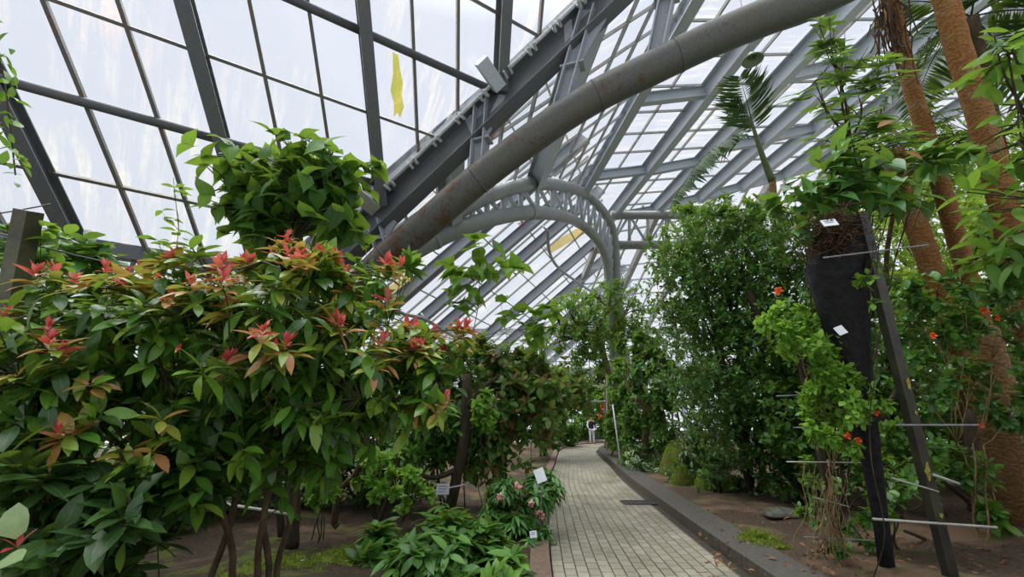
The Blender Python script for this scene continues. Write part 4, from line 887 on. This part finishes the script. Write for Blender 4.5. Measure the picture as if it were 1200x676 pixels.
# ---- right bed
bush('large_dense_tree', 'large dense tree of small glossy green leaves right of the path', 'tree',
     [B(850, 300, 9.6, 75, 50, 70), B(810, 350, 9.4, 55, 60, 60), B(880, 370, 9.4, 85, 70, 80), B(930, 320, 9.6, 60, 60, 60), B(840, 440, 9.2, 70, 60, 70), B(910, 460, 9.0, 70, 60, 65), B(875, 520, 8.8, 60, 45, 60), B(800, 290, 9.6, 34, 34, 40), B(940, 400, 9.2, 60, 60, 60), B(870, 262, 9.6, 50, 26, 40), B(930, 540, 8.8, 50, 36, 50)],
     5600, (.115, .052), 'L_blue', 885, 9.3, k=6, stems=4, stem_r=.07, bark='bark', shell=3.0, twig=.25, droop=.2)
bush('sprig_shrub', 'upright pale-topped shrub crowning the dense tree beside the palm crown', 'shrub', [B(800, 262, 11, 26, 22, 26), B(850, 248, 11, 32, 18, 30), B(905, 262, 10.6, 28, 24, 28)], 330, (.16, .055), 'L_bright', 846, 11.2, k=5, twig=.3, stem_r=.03)
for (x, yt, D, lb) in ((738, 400, 13.6, 'leafy climber on a tan pillar, nearest the white pole'), (756, 385, 13.0, 'leafy climber on a tan pillar beside the cut branch'), (775, 405, 12.4, 'leafy climber on a tan pillar, closest to the large dense tree')):
    bl = [B(x, y, D, 17, 22, 17) for y in range(yt + 20, 560, 26)]
    t, _, _ = bush('twining_climber', lb, 'climber', bl, 560, (.17, .10), 'L_mid' if x != 756 else 'L_blue', x, D, k=4, stems=1, stem_r=.11, bark='bark_tan', hub=1.2, twig=.1, shape='heart', group='climbers on pillars', up=-.1, droop=.4)
def stub(t, *l): pass
MB().tube(cr(np.array([P(768, 487, 12.6), P(755, 475, 12.5), P(742, 465, 12.4)]), 4), .07, 8).build('cut_branch', M['bark_tan'], None, True, label='tan cut branch jutting from among the climbers on pillars', cat='branch')
bush('variegated_plant', 'low plant with cream-edged leaves behind the right kerb', 'plant', [B(752, 545, 12.6, 22, 15, 20), B(770, 553, 12.0, 20, 13, 18), B(764, 536, 13, 16, 12, 16)], 230, (.2, .10), 'L_varieg', 758, 12.4, k=4, stem_r=.015, shape='round')
bush('dark_drooping_shrub', 'dark drooping shrub behind the mossy stones', 'shrub', [B(826, 520, 10.4, 30, 40, 30), B(815, 555, 10, 26, 24, 26), B(850, 545, 9.8, 30, 30, 30)], 520, (.17, .05), 'L_dark', 830, 10.2, k=6, shape='lance', up=-.4, droop=.5, stem_r=.03)
# back of the right bed
bush('sunny_backdrop_tree', 'yellow-green tree filling the back of the right bed behind the palm trunks', 'tree', [B(1075, 270, 9.4, 34, 50, 40), B(1130, 270, 9.4, 40, 50, 40), B(1180, 230, 9.4, 40, 60, 40), B(1050, 330, 9, 40, 30, 40), B(1080, 300, 12, 90, 80, 70), B(1180, 300, 12, 80, 90, 70), B(1140, 400, 12, 110, 60, 70), B(1010, 330, 12, 60, 70, 60), B(1150, 210, 12.5, 90, 60, 60), B(1230, 420, 12, 80, 90, 60), B(1060, 230, 12.5, 60, 40, 50)], 5000, (.15, .07), 'L_yellow', 1120, 12.2, k=5, stems=4, stem_r=.08, twig=.1, bark='bark')
bush('shaded_backdrop_tree', 'dark green shrub mass low behind the leaning steel post', 'shrub', [B(1060, 470, 9.5, 100, 60, 60), B(1180, 500, 9, 90, 70, 60), B(980, 500, 9, 60, 60, 55), B(1100, 560, 8.6, 110, 40, 60), B(1220, 590, 8, 70, 50, 60), B(1040, 400, 9.6, 80, 50, 60), B(1150, 420, 9.6, 90, 50, 60), B(1230, 380, 9.4, 60, 80, 60), B(950, 560, 8.6, 50, 30, 50)], 3600, (.14, .062), 'L_mid', 1080, 9.2, k=5, twig=.15, bark='bark', stem_r=.05)
bush('broad_backdrop_shrub', 'mid green shrub behind the black wrapped trunk', 'shrub', [B(950, 420, 7.6, 55, 60, 50), B(1010, 420, 7.4, 45, 60, 50), B(975, 520, 7.2, 50, 45, 45), B(1000, 340, 7.6, 40, 50, 45), B(930, 490, 7.6, 40, 50, 45), B(1040, 490, 7.2, 40, 60, 45)], 1700, (.12, .065), 'L_mid', 970, 7.5, k=5, twig=.2, shape='round')
# palm trunks
def palm_trunk(label, px, r0, r1, mat):
    pts = cr(np.array([P(*a) for a in px]), 7); k = len(pts)
    t = thing('palm_tree', label, 'palm', pts[0], group='palm trunks in the right bed'); rr = np.linspace(r0, r1, k) * (1 + .035 * np.sin(np.arange(k) * 2.6)) 
    MB().tube(pts, rr, 22).build('trunk', M[mat], t, True); return t, pts
t1, q1_ = palm_trunk('thick orange-brown palm trunk leaning across the upper right corner', [gy(1265, 6.4), (1235, 500, 6.3), (1196, 340, 6.2), (1176, 240, 6.1), (1150, 140, 6.1), (1124, 60, 6.1), (1106, -10, 6.1), (1080, -110, 6.2)], .17, .135, 'palm')
t2, q2_ = palm_trunk('slimmer orange palm trunk left of the thick one, fibre hanging beside its top', [gy(1200, 7.4), (1180, 480, 7.3), (1150, 380, 7.3), (1118, 270, 7.2), (1086, 160, 7.2), (1062, 80, 7.2), (1044, 0, 7.2), (1026, -80, 7.2)], .15, .105, 'palm')
t3, q3_ = palm_trunk('orange palm trunk just right of the black wrapped trunk, ending among leaves', [gy(1150, 6.8), (1137, 450, 6.7), (1112, 370, 6.6), (1090, 310, 6.6), (1066, 240, 6.6), (1045, 175, 6.6)], .155, .14, 'palm')
t4, q4_ = palm_trunk('broad pale base of a palm low at the right, ferns growing on it', [gy(1200, 6.2), (1185, 560, 6.1), (1172, 490, 6.0), (1158, 430, 6.0), (1146, 385, 6.0)], .30, .2, 'palm_pale')
# loose fibre
fb = MB()
for i in range(46):
    a = P(1040 + rng.normal() * 10, -20 + rng.uniform(0, 60), 7.15); b = a + V(rng.normal() * .12 - .08, rng.normal() * .1, -rng.uniform(.4, 1.3)); fb.tube(wig(a, b, 5, .15), .012, 4, False)
fb.build('hanging_fibre', M['fibre'], t2, True)
# feather palm fronds
def frond(parent, base, dirv, L, n, ll, lw, mat, droop=.5, arch=.35, vee=.5, name='frond', r=.018, hang=.3):
    base = np.asarray(base, float); d = nrm(dirv); s_ = np.linspace(0, 1, 12)[:, None]
    pts = base + d * L * s_ + UP3 * (arch * L * s_ - (arch + droop) * L * s_ ** 2)
    lv = Leaves(); u = np.linspace(.12, 1, n); idx = u * 11; i0 = np.minimum(idx.astype(int), 10); f = (idx - i0)[:, None]
    c = pts[i0] * (1 - f) + pts[i0 + 1] * f; t = nrm(pts[i0 + 1] - pts[i0]); sd = nrm(np.cross(t, UP3)); up = np.cross(sd, t)
    prof = np.sin(np.pi * np.clip(u * .86 + .1, 0, 1)) ** .6
    for sg in (-1, 1): lv.add(c, sd * sg + t * .55 + up * vee * .5 + rng.normal(size=(n, 3)) * .08 - UP3 * hang * .3, up + sd * sg * .2 + rng.normal(size=(n, 3)) * .15, ll * prof * rng.uniform(.85, 1.1, n), lw, hang, .25)
    o = lv.build(name, M[mat], parent, 'leaflet'); MB().tube(pts, np.linspace(r, r * .25, 12), 6).build('rachis', M['twig'], o, True); return o
# slender far palm with three fronds
fp = thing('feather_palm', 'slender palm lifting three feathery fronds before the roof beams, left of the thick trunks', 'palm', gp(930, 11.5))
q = cr(np.array([P(*a) for a in (gy(930, 11.5), (918, 330, 11.3), (908, 250, 11.2), (905, 212, 11.2))]), 4); MB().tube(q, np.linspace(.11, .085, len(q)), 12).build('trunk', M['palm_pale'], fp, True)
cs = cr(np.array([P(905, 212, 11.2), P(896, 190, 11.2), P(886, 160, 11.2), P(880, 140, 11.2)]), 3); MB().tube(cs, np.linspace(.10, .03, len(cs)), 10).build('crownshaft', plain('olive_crownshaft', (.10, .13, .05), .5), fp, True)
tp_ = P(886, 160, 11.2)
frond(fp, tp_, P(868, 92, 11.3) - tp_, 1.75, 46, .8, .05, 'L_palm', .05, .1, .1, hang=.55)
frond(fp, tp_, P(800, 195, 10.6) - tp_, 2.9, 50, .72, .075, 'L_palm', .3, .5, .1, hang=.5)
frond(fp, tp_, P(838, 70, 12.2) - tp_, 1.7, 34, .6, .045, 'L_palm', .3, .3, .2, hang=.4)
# dark fronds of the big palms, high in the right corner
cpt = np.array([P(1105, 20, 7.6)])[0]
hp = thing('spreading_palm', 'dark-fronded palm spreading behind the thick trunks in the upper right corner', 'palm', gp(1250, 8.2))
q = cr(np.array([P(*a) for a in (gy(1250, 8.2), (1196, 300, 8.1), (1158, 120, 8.1), (1138, 20, 8.1))]), 4); MB().tube(q, np.linspace(.14, .11, len(q)), 12).build('trunk', M['bark_mid'], hp, True)
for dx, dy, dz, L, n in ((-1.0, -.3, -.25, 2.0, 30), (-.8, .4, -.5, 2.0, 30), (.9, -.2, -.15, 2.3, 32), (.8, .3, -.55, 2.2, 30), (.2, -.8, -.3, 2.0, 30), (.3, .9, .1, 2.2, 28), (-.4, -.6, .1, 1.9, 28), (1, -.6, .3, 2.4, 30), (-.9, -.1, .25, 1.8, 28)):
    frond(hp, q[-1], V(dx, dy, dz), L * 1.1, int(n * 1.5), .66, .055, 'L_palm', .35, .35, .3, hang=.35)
# fronds coming in from the right edge
rp = thing('fan_palm', 'palm with bright feathery fronds entering from the right edge', 'palm', gp(1330, 5.0))
q = cr(np.array([P(*a) for a in (gy(1330, 5.0), (1310, 330, 4.9), (1295, 200, 4.9))]), 4); MB().tube(q, .10, 12).build('trunk', M['bark_mid'], rp, True)
for tx, ty, L, n in ((1180, 240, 1.35, 26), (1200, 130, 1.4, 26), (1170, 330, 1.25, 24), (1215, 40, 1.5, 24)):
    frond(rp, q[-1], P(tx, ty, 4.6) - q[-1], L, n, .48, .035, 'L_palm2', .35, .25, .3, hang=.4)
# palmate-leaved tree
def palmate(lv, pos, axis, k, L, W, cone=.45, droop=.35):
    pos = np.asarray(pos); n = len(pos); axis = nrm(axis); s = nrm(np.cross(axis, V(.3, 1, .1))); t = np.cross(axis, s); ph = rng.uniform(0, 6.28, n)
    for j in range(k):
        a = ph + j * 2 * np.pi / k; d = (s * np.cos(a)[:, None] + t * np.sin(a)[:, None]) + axis * cone
        sc = rng.uniform(.75, 1.1, n); lv.add(pos, d, axis + rng.normal(size=(n, 3)) * .1, L * sc, W * sc, droop, .2)
def pal_extra(L, W, k=7):
    def fn(t, tips, out, rad, lv): palmate(lv, tips, nrm(out * .3 + UP3 * .8 + V(0, -.35, 0)), k, L, W)
    return fn
bush('palmate_tree', 'airy tree with finger-like leaves reaching over the roof beams, upper right', 'tree', [B(985, 60, 6.3, 45, 34, 40), B(955, 95, 6.3, 24, 26, 26), B(1010, 120, 6.3, 50, 30, 40), B(960, 30, 6.4, 30, 22, 26), B(1005, 165, 6.4, 55, 34, 45), B(1050, 200, 6.8, 60, 40, 50), B(985, 150, 6.5, 40, 40, 40)], 120, (.2, .06), 'L_bright', 1035, 6.9, stems=1, stem_r=.03, hub=.9, bark='bark_mid', extra=pal_extra(.25, .08), twig=1, twig_r=.005, shell=2, zmin=2, per=2, clump=.2)
bush('palmate_tree', 'dense dark finger-leaved tree under the palm crown at the right', 'tree', [B(1020, 195, 7.4, 60, 40, 50), B(1065, 180, 7.6, 60, 40, 50), B(1120, 165, 8, 60, 40, 50), B(985, 230, 7.6, 40, 30, 40)], 380, (.2, .06), 'L_mid', 1060, 7.8, stems=1, stem_r=.05, hub=.9, bark='bark_mid', extra=pal_extra(.17, .06), twig=.5, twig_r=.006, zmin=2, per=2, clump=.2)
# large leaves at right edge
bush('big_leaf_tree', 'tree with large bright lance-shaped leaves at the upper right edge', 'tree', [B(1185, 55, 4.6, 40, 36, 40), B(1200, 250, 4.4, 50, 60, 40), B(1175, 300, 4.5, 50, 36, 40), B(1215, 150, 4.5, 40, 60, 40)], 110, (.26, .095), 'L_bright', 1290, 4.5, per=2, clump=.25, k=2, stems=1, stem_r=.05, hub=.8, droop=.45, up=0, twig=1, twig_r=.006, shell=2)
# pepper-like plant over the black trunk
def pepper(t, tips, out, rad, lv):
    whorl(lv, tips, out, 2, .2, .12, .4, -.15, .4, .9, back=.1)
    d = Leaves(); p = np.array([P(1028, 150, 4.25), P(1040, 156, 4.3), P(1060, 178, 4.3), P(1030, 190, 4.4)]); d.add(p, [V(.6, -.3, .4), V(1, -.2, -.1), V(.6, -.3, -.4), V(.3, -.5, -.8)], [V(-.3, -.8, .6)] * 4, .17, .09, .3, .25); d.build('withered_leaf', M['L_dead'], t, 'ovate', label='withered brown leaf')
bush('broad_leaf_climber', 'climber with broad glossy heart-shaped leaves crowning the black wrapped trunk', 'climber', [B(985, 225, 4.4, 62, 30, 50), B(1050, 215, 4.4, 60, 30, 50), B(930, 230, 4.5, 34, 26, 34), B(1010, 195, 4.4, 60, 26, 40), B(1090, 190, 4.4, 40, 26, 36), B(965, 262, 4.3, 30, 20, 26)], 150, (.2, .12), 'L_blue', 985, 4.6, shape='heart', stems=2, stem_r=.014, twig=.9, twig_r=.005, extra=pepper, shell=2, zmin=2, per=2, clump=.25)
# black fabric-wrapped trunk
bt = thing('wrapped_trunk', 'trunk wrapped in black shade cloth with brown fibre on top, beside the leaning post', 'wrapped trunk', gp(1046, 4.3))
rows = [(964, 1000, 266), (955, 1010, 285), (951, 1013, 308), (955, 1011, 335), (966, 1012, 368), (978, 1015, 410), (992, 1020, 455), (1005, 1026, 505), (1016, 1033, 560), (1026, 1041, 620), (1034, 1050, 690)]
v = []; nu = 26
for a_, c_, y in rows:
    c = P((a_ + c_) / 2, y, 4.3); r = (c_ - a_) / 2 * 4.3 / F
    for i in range(nu):
        an = i / nu * 2 * math.pi; k = 1 + .09 * math.sin(5 * an + y * .05) + .07 * math.sin(9 * an - y * .08) + .04 * math.sin(17 * an + y * .15); v.append(c + V(math.cos(an) * r * k, math.sin(an) * r * k, .012 * math.sin(3 * an + y)))
n_ = len(rows); build('shade_cloth', v, [(j * nu + i, j * nu + (i + 1) % nu, (j + 1) * nu + (i + 1) % nu, (j + 1) * nu + i) for j in range(n_ - 1) for i in range(nu)] + [tuple(range(nu))[::-1], tuple((n_ - 1) * nu + i for i in range(nu))], M['black'], bt, True)
fb = MB()
for i in range(420):
    a = P(980 + rng.normal() * 12, 272 + rng.uniform(-18, 20), 4.08) + rng.normal(size=3) * .06; fb.tube(wig(a, a + rng.normal(size=3) * V(.07, .07, .05), 4, .3), .005, 4, False)
fb.build('fibre_cap', M['fibre'], bt, True, kind='stuff')
plate('grey name plate at the top of the black wrapped trunk', 972, 261, 3.95, .14, .075, .12, 'plate', 2, False)
plate('white name plate halfway down the black wrapped trunk', 985, 387, 3.95, .085, .085, .35, 'plate', 0, False)
# leaning steel post with rods
lp = thing('leaning_post', 'dark steel post with yellow lichen and grey rods, leaning in the right foreground', 'post', gp(1116, 3.95, .1))
pa, pb = gp(1119, 3.95, .02), P(1008, 250, 4.05)
MB().bar(pa, pb, .088, .08, (0, 1, 0)).build('post', steelmat('lichened_post', (.03, .028, .026), .5, 3, .62, .3), lp)
for a_, c_, D, rr, mt in (((965, 302), (1087, 287), 3.93, .008, 'rod'), ((1050, 498), (1146, 498), 3.88, .009, 'rod'), ((1023, 608), (1168, 618), 3.88, .011, 'rodlight'), ((1045, 560), (1100, 576), 3.9, .008, 'rodlight'), ((1093, 556), (1124, 567), 3.9, .013, 'rodlight')):
    MB().tube([P(*a_, D), P((a_[0] + c_[0]) / 2, (a_[1] + c_[1]) / 2, D), P(*c_, D)], rr, 8).build('rod', M[mt], lp, True)
li = plain('yellow_lichen', (.30, .27, .06), .9, .1, .4, 40); ax_ = nrm(pb - pa); sdv = nrm(np.cross(ax_, V(0, 1, 0)))
for x, y, w_, h_ in ((1086, 552, .035, .11), (1100, 604, .02, .03), (1066, 452, .025, .07), (1074, 485, .015, .025)):
    c = P(x, y, 3.95); c = pa + ax_ * np.dot(c - pa, ax_) + sdv * np.clip(np.dot(c - pa, sdv), -.025, .025) - V(0, 1, 0) * .047
    k = 12; MB().slab([c + sdv * math.cos(i / k * 6.283) * w_ * rng.uniform(.3, 1.1) + ax_ * math.sin(i / k * 6.283) * h_ * rng.uniform(.6, 1.1) for i in range(k)], V(0, 1, 0), .006).build('lichen', li, lp, label='yellow lichen patch')
# second, thinner post with cross rods
p2 = thing('thin_post', 'thin dark post with cross rods left of the black wrapped trunk', 'post', gp(985, 4.6, .1))
pa2, pb2 = gp(990, 4.6, .02), P(938, 420, 4.7); MB().bar(pa2, pb2, .06, .06, (0, 1, 0)).build('post', M['bark'], p2)
for a_, c_, mt in (((910, 464), (965, 462), 'rod'), ((922, 541), (1008, 542), 'rodlight'), ((942, 629), (1035, 634), 'rod'), ((955, 583), (996, 594), 'rodlight'), ((930, 501), (1000, 499), 'rod')):
    MB().tube([P(*a_, 4.5), P((a_[0] + c_[0]) / 2, (a_[1] + c_[1]) / 2, 4.5), P(*c_, 4.5)], .007, 7).build('rod', M[mt], p2, True)
# flowering vine on the posts
def flower_extra(spots, D, L, W):
    def fn(t, tips, out, rad, lv):
        whorl(lv, tips, out, 4, L, W, .25, .15, .5, .9, back=.03)
        for x, y, r in spots:
            fl = Leaves(); p = P(x, y, D) + rng.normal(size=(5, 3)) * .008; whorl(fl, p, np.repeat(V(.1, -.8, -.3)[None], 5, 0), 5, r, r * .6, .3, .1, .7, .7); fl.build('flower', M['F_orange'], t, 'obovate', label='orange flower')
    return fn
bush('flowering_vine', 'light green vine with orange flowers hanging before the thin post', 'vine', [B(985, 420, 4.25, 28, 40, 26), B(968, 470, 4.2, 26, 40, 24), B(1000, 460, 4.2, 22, 34, 22), B(955, 400, 4.4, 34, 26, 26), B(930, 380, 4.5, 30, 26, 26), B(985, 510, 4.2, 24, 22, 22)], 620, (.078, .046), 'L_fern', 975, 4.45, shape='ovate', stems=4, stem_r=.006, bark='drystem', twig=.5, twig_r=.0025, extra=flower_extra(((993, 509, .035), (1006, 515, .035), (1026, 483, .032), (911, 340, .04)), 4.05, .08, .045), zmin=.3)
bush('ledge_vine', 'leafy vine with small orange flowers spread level between the palm trunks', 'vine', [B(1130, 345, 5.0, 70, 26, 50), B(1190, 350, 5.0, 60, 28, 50), B(1075, 340, 5.0, 46, 22, 40), B(1110, 395, 5.1, 60, 26, 46), B(1180, 400, 5.0, 60, 30, 46), B(1065, 430, 5.1, 40, 40, 40), B(1130, 460, 5.2, 60, 40, 40), B(1200, 470, 5.2, 40, 50, 40)], 620, (.10, .06), 'L_blue', 1150, 5.3, shape='round', stems=4, stem_r=.012, bark='drystem', twig=.4, twig_r=.003, extra=flower_extra(((1151, 364, .045), (1092, 393, .04), (1149, 498, .032), (1168, 371, .03), (1150, 362, .03)), 4.6, .105, .065))
bush('shade_shrub', 'leafy dark shrub around the foot of the black wrapped trunk', 'shrub', [B(1040, 560, 5.0, 44, 40, 40), B(1000, 600, 5.2, 34, 30, 34), B(1075, 520, 5.2, 36, 40, 36), B(1140, 545, 5.4, 36, 30, 36)], 420, (.10, .055), 'L_mid', 1040, 5.2, k=4, stem_r=.012, twig=.5)
bush('young_shoot_plant', 'few bright young leaves sprouting beside the leaning post', 'plant', [B(1020, 320, 3.9, 16, 22, 14), B(1012, 350, 3.9, 14, 14, 12)], 14, (.09, .05), 'L_bright', 1020, 3.98, k=3, stems=1, stem_r=.005, hub=1.2, twig=1, twig_r=.003)
bush('low_bush', 'small bright bush low at the right edge', 'bush', [B(1185, 605, 5.2, 26, 18, 22), B(1160, 598, 5.2, 16, 12, 16)], 45, (.15, .08), 'L_bright', 1178, 5.3, k=4, stem_r=.008, twig=1)
bush('low_bush', 'small leafy tuft around the foot of the thin post', 'bush', [B(955, 600, 4.7, 20, 26, 18), B(975, 640, 4.5, 22, 22, 20), B(1010, 580, 4.9, 24, 18, 20), B(950, 555, 4.8, 20, 20, 18)], 130, (.075, .04), 'L_mid', 966, 4.7, k=4, stem_r=.005, twig=.8)
# dry stems tangle
dt = thing('dry_vine_tangle', 'tangle of dry straw-coloured stems around the foot of the thin post', 'dead vines', gp(972, 4.35, .1)); fb = MB()
for i in range(30):
    x = 966 + rng.normal() * 12; a = P(x, 545 + rng.uniform(-10, 40), 4.4); b = P(x + rng.normal() * 16 + 6, 655 + rng.uniform(-30, 18), 4.35); fb.tube(wig(a, b, 7, .16), rng.uniform(.002, .006), 4, False)
fb.build('stems', M['drystem'], dt, True, kind='stuff')
# buttress root and dark trunk in the right bed
limbed('dark_root_trunk', 'dark root-like trunk standing right of the leaning post', [gy(1170, 5.6), (1160, 630, 5.6), (1150, 590, 5.7), (1140, 540, 5.8), (1136, 480, 6)], .09, 'bark', [[(1150, 600, 5.65), (1120, 575, 5.5), (1085, 552, 5.4)], [(1160, 640, 5.6), (1110, 640, 5.4), (1060, 622, 5.3)]])
limbed('dark_root_trunk', 'dark leaning trunk inside the dense tree', [gy(940, 8.2), (915, 430, 8.3), (890, 375, 8.4), (878, 340, 8.6)], .10, 'bark', [[(915, 430, 8.3), (935, 380, 8.3), (950, 340, 8.4)]])
limbed('dark_root_trunk', 'short dark trunk low behind the thin post', [gy(1050, 6.2), (1040, 560, 6.2), (1025, 500, 6.3), (1015, 440, 6.3)], .11, 'bark', [[(1025, 500, 6.3), (1050, 460, 6.3), (1070, 420, 6.3)]])
# litter on the soil
ll = Leaves(); n_ = 420; xy = np.column_stack([rng.uniform(820, 1200, n_), rng.uniform(590, 676, n_)]); pos = np.array([G(x, y, .16) for x, y in xy]); pos[:, 2] = .13 + rng.uniform(0, .03, n_)
ll.add(pos, np.column_stack([rng.normal(size=(n_, 2)), rng.normal(size=n_) * .15]), np.column_stack([rng.normal(size=(n_, 2)) * .3, np.ones(n_)]), rng.uniform(.04, .1, n_), rng.uniform(.02, .045, n_), .3, .3)
ll.build('leaf_litter', M['L_dead'], None, 'ovate', label='dry brown leaves scattered on the soil of the right bed', cat='leaf litter', kind='stuff')
# bell lamp under the roof
bl = thing('bell_lamp', 'green-grey bell-shaped lamp hanging under the roof beams above the feather palm', 'lamp', P(882, 70, 10.4)); o_ = np.array(bl.location); nu = 24
prof = [(.03, .20), (.07, .19), (.10, .13), (.16, .05), (.24, 0.0), (.245, -.02), (.2, -.015), (.1, .06)]
v = [o_ + V(math.cos(i / nu * 6.2832) * r, math.sin(i / nu * 6.2832) * r, z) for r, z in prof for i in range(nu)]
build('shade', v, [(j * nu + i, j * nu + (i + 1) % nu, (j + 1) * nu + (i + 1) % nu, (j + 1) * nu + i) for j in range(len(prof) - 1) for i in range(nu)] + [tuple(range(nu))], M['brass'], bl, True)
MB().tube([o_ + V(0, 0, .18), V(o_[0], o_[1], 12.3)], .018, 8).build('hanger_rod', M['steel'], bl, True)
# ---- the visitor
def skin_fig(name, pts, edges, rad, mat, parent, sub=2):
    me = bpy.data.meshes.new(name); me.from_pydata([tuple(p) for p in pts], edges, []); me.materials.append(mat)
    o = bpy.data.objects.new(name, me); finish(o, parent); sk = o.modifiers.new('skin', 'SKIN')
    for i, r in enumerate(rad): me.skin_vertices[0].data[i].radius = (r, r * .85) if not isinstance(r, tuple) else r
    me.skin_vertices[0].data[0].use_root = True; sk.use_smooth_shade = True
    s_ = o.modifiers.new('sub', 'SUBSURF'); s_.levels = 1; s_.render_levels = sub; return o
pg = G(694, 520, .012); pt = thing('person', 'person in dark top, white sleeves and white trousers at the path bend', 'person', pg)
body = [(0, 0, .95), (0, .01, 1.15), (0, .0, 1.36), (0, 0, 1.47), (0, -.01, 1.60), (-.17, 0, 1.38), (-.26, -.02, 1.12), (-.22, -.16, .95), (.17, 0, 1.38), (.24, .03, 1.12), (.22, -.10, .90),
        (-.09, 0, .9), (-.10, -.02, .5), (-.10, .02, .09), (-.10, -.13, .03), (.09, 0, .9), (.11, .03, .5), (.12, .06, .09), (.13, -.08, .03), (0, -.015, 1.68), (-.21, -.22, .90), (.21, -.14, .83)]
edg = [(0, 1), (1, 2), (2, 3), (3, 4), (4, 19), (2, 5), (5, 6), (6, 7), (7, 20), (2, 8), (8, 9), (9, 10), (10, 21), (0, 11), (11, 12), (12, 13), (13, 14), (0, 15), (15, 16), (16, 17), (17, 18)]
skin_fig('body', body, edg, [.12, .115, .13, .055, .085, .06, .045, .033, .06, .045, .033, .085, .06, .04, .035, .085, .06, .04, .035, .07, .03, .03], M['skin'], pt)
skin_fig('top', [(0, 0, .72), (0, .01, 1.12), (0, 0, 1.34), (0, 0, 1.43), (-.15, 0, 1.38), (.15, 0, 1.38)], [(0, 1), (1, 2), (2, 3), (2, 4), (2, 5)], [(.19, .15), (.165, .14), (.17, .14), .075, .085, .085], M['navy'], pt)
for sg, e, h in ((-1, (-.26, -.02, 1.12), (-.225, -.15, .97)), (1, (.24, .03, 1.12), (.22, -.09, .92))):
    skin_fig('sleeve', [(sg * .17, 0, 1.39), e, h], [(0, 1), (1, 2)], [.075, .06, .05], M['whitecloth' if sg < 0 else 'navy'], pt)
skin_fig('trousers', [(0, 0, .93), (-.09, 0, .86), (-.10, -.02, .5), (-.10, .02, .1), (.09, 0, .86), (.11, .03, .5), (.12, .06, .1)], [(0, 1), (1, 2), (2, 3), (0, 4), (4, 5), (5, 6)], [.15, .11, .08, .065, .11, .08, .065], M['whitecloth'], pt)
skin_fig('hair', [(0, .02, 1.66), (0, .035, 1.56), (0, .0, 1.715)], [(0, 1), (0, 2)], [.105, .08, .085], M['hair'], pt)
for sg, x, y in ((-1, -.10, 0), (1, .125, .03)): skin_fig('shoe', [(x, y + .04, .045), (x + sg * .005, y - .06, .04), (x + sg * .01, y - .15, .03)], [(0, 1), (1, 2)], [.045, .045, .035], M['hair'], pt)
# ================================================================ CAMERA, SKY, LIGHT
cam = bpy.data.cameras.new('camera'); co = bpy.data.objects.new('camera', cam); COL.objects.link(co)
cam.sensor_fit = 'HORIZONTAL'; cam.sensor_width = 36; cam.lens = 36 * F / 1200; cam.clip_start = .02; cam.clip_end = 400
co.location = (0, 0, EYE); co.rotation_euler = (math.pi / 2 + PITCH, 0, 0)
sc = bpy.context.scene; sc.camera = co
w = bpy.data.worlds.new('overcast_sky'); sc.world = w; w.use_nodes = True; nt = w.node_tree; nt.nodes.clear()
wo = nt.nodes.new('ShaderNodeOutputWorld'); bg = nt.nodes.new('ShaderNodeBackground'); tc = nt.nodes.new('ShaderNodeTexCoord'); sx = nt.nodes.new('ShaderNodeSeparateXYZ')
nt.links.new(tc.outputs['Generated'], sx.inputs[0])
c = ramp(nt, sx.outputs[2], [(0.0, (.80, .84, .90)), (.35, (.80, .84, .92)), (.75, (.84, .875, .975)), (.9, (2.2, 2.3, 2.45)), (1.0, (3.2, 3.3, 3.5))])
nt.links.new(c, bg.inputs[0]); bg.inputs[1].default_value = 1.0; nt.links.new(bg.outputs[0], wo.inputs[0])
sun = bpy.data.lights.new('overcast_sun', 'SUN'); sun.energy = 5.8; sun.angle = math.radians(70); sun.color = (1, .98, .94)
so = bpy.data.objects.new('overcast_sun', sun); COL.objects.link(so); so.rotation_euler = (math.radians(-12), math.radians(-18), 0)
sc.view_settings.view_transform = 'Standard'; sc.view_settings.look = 'None'; sc.view_settings.gamma = 1; sc.view_settings.use_curve_mapping = False
sc.view_settings.exposure = 0.12
try:
    sc.cycles.transparent_max_bounces = 24; sc.cycles.max_bounces = 8; sc.cycles.use_denoising = True
except Exception: pass
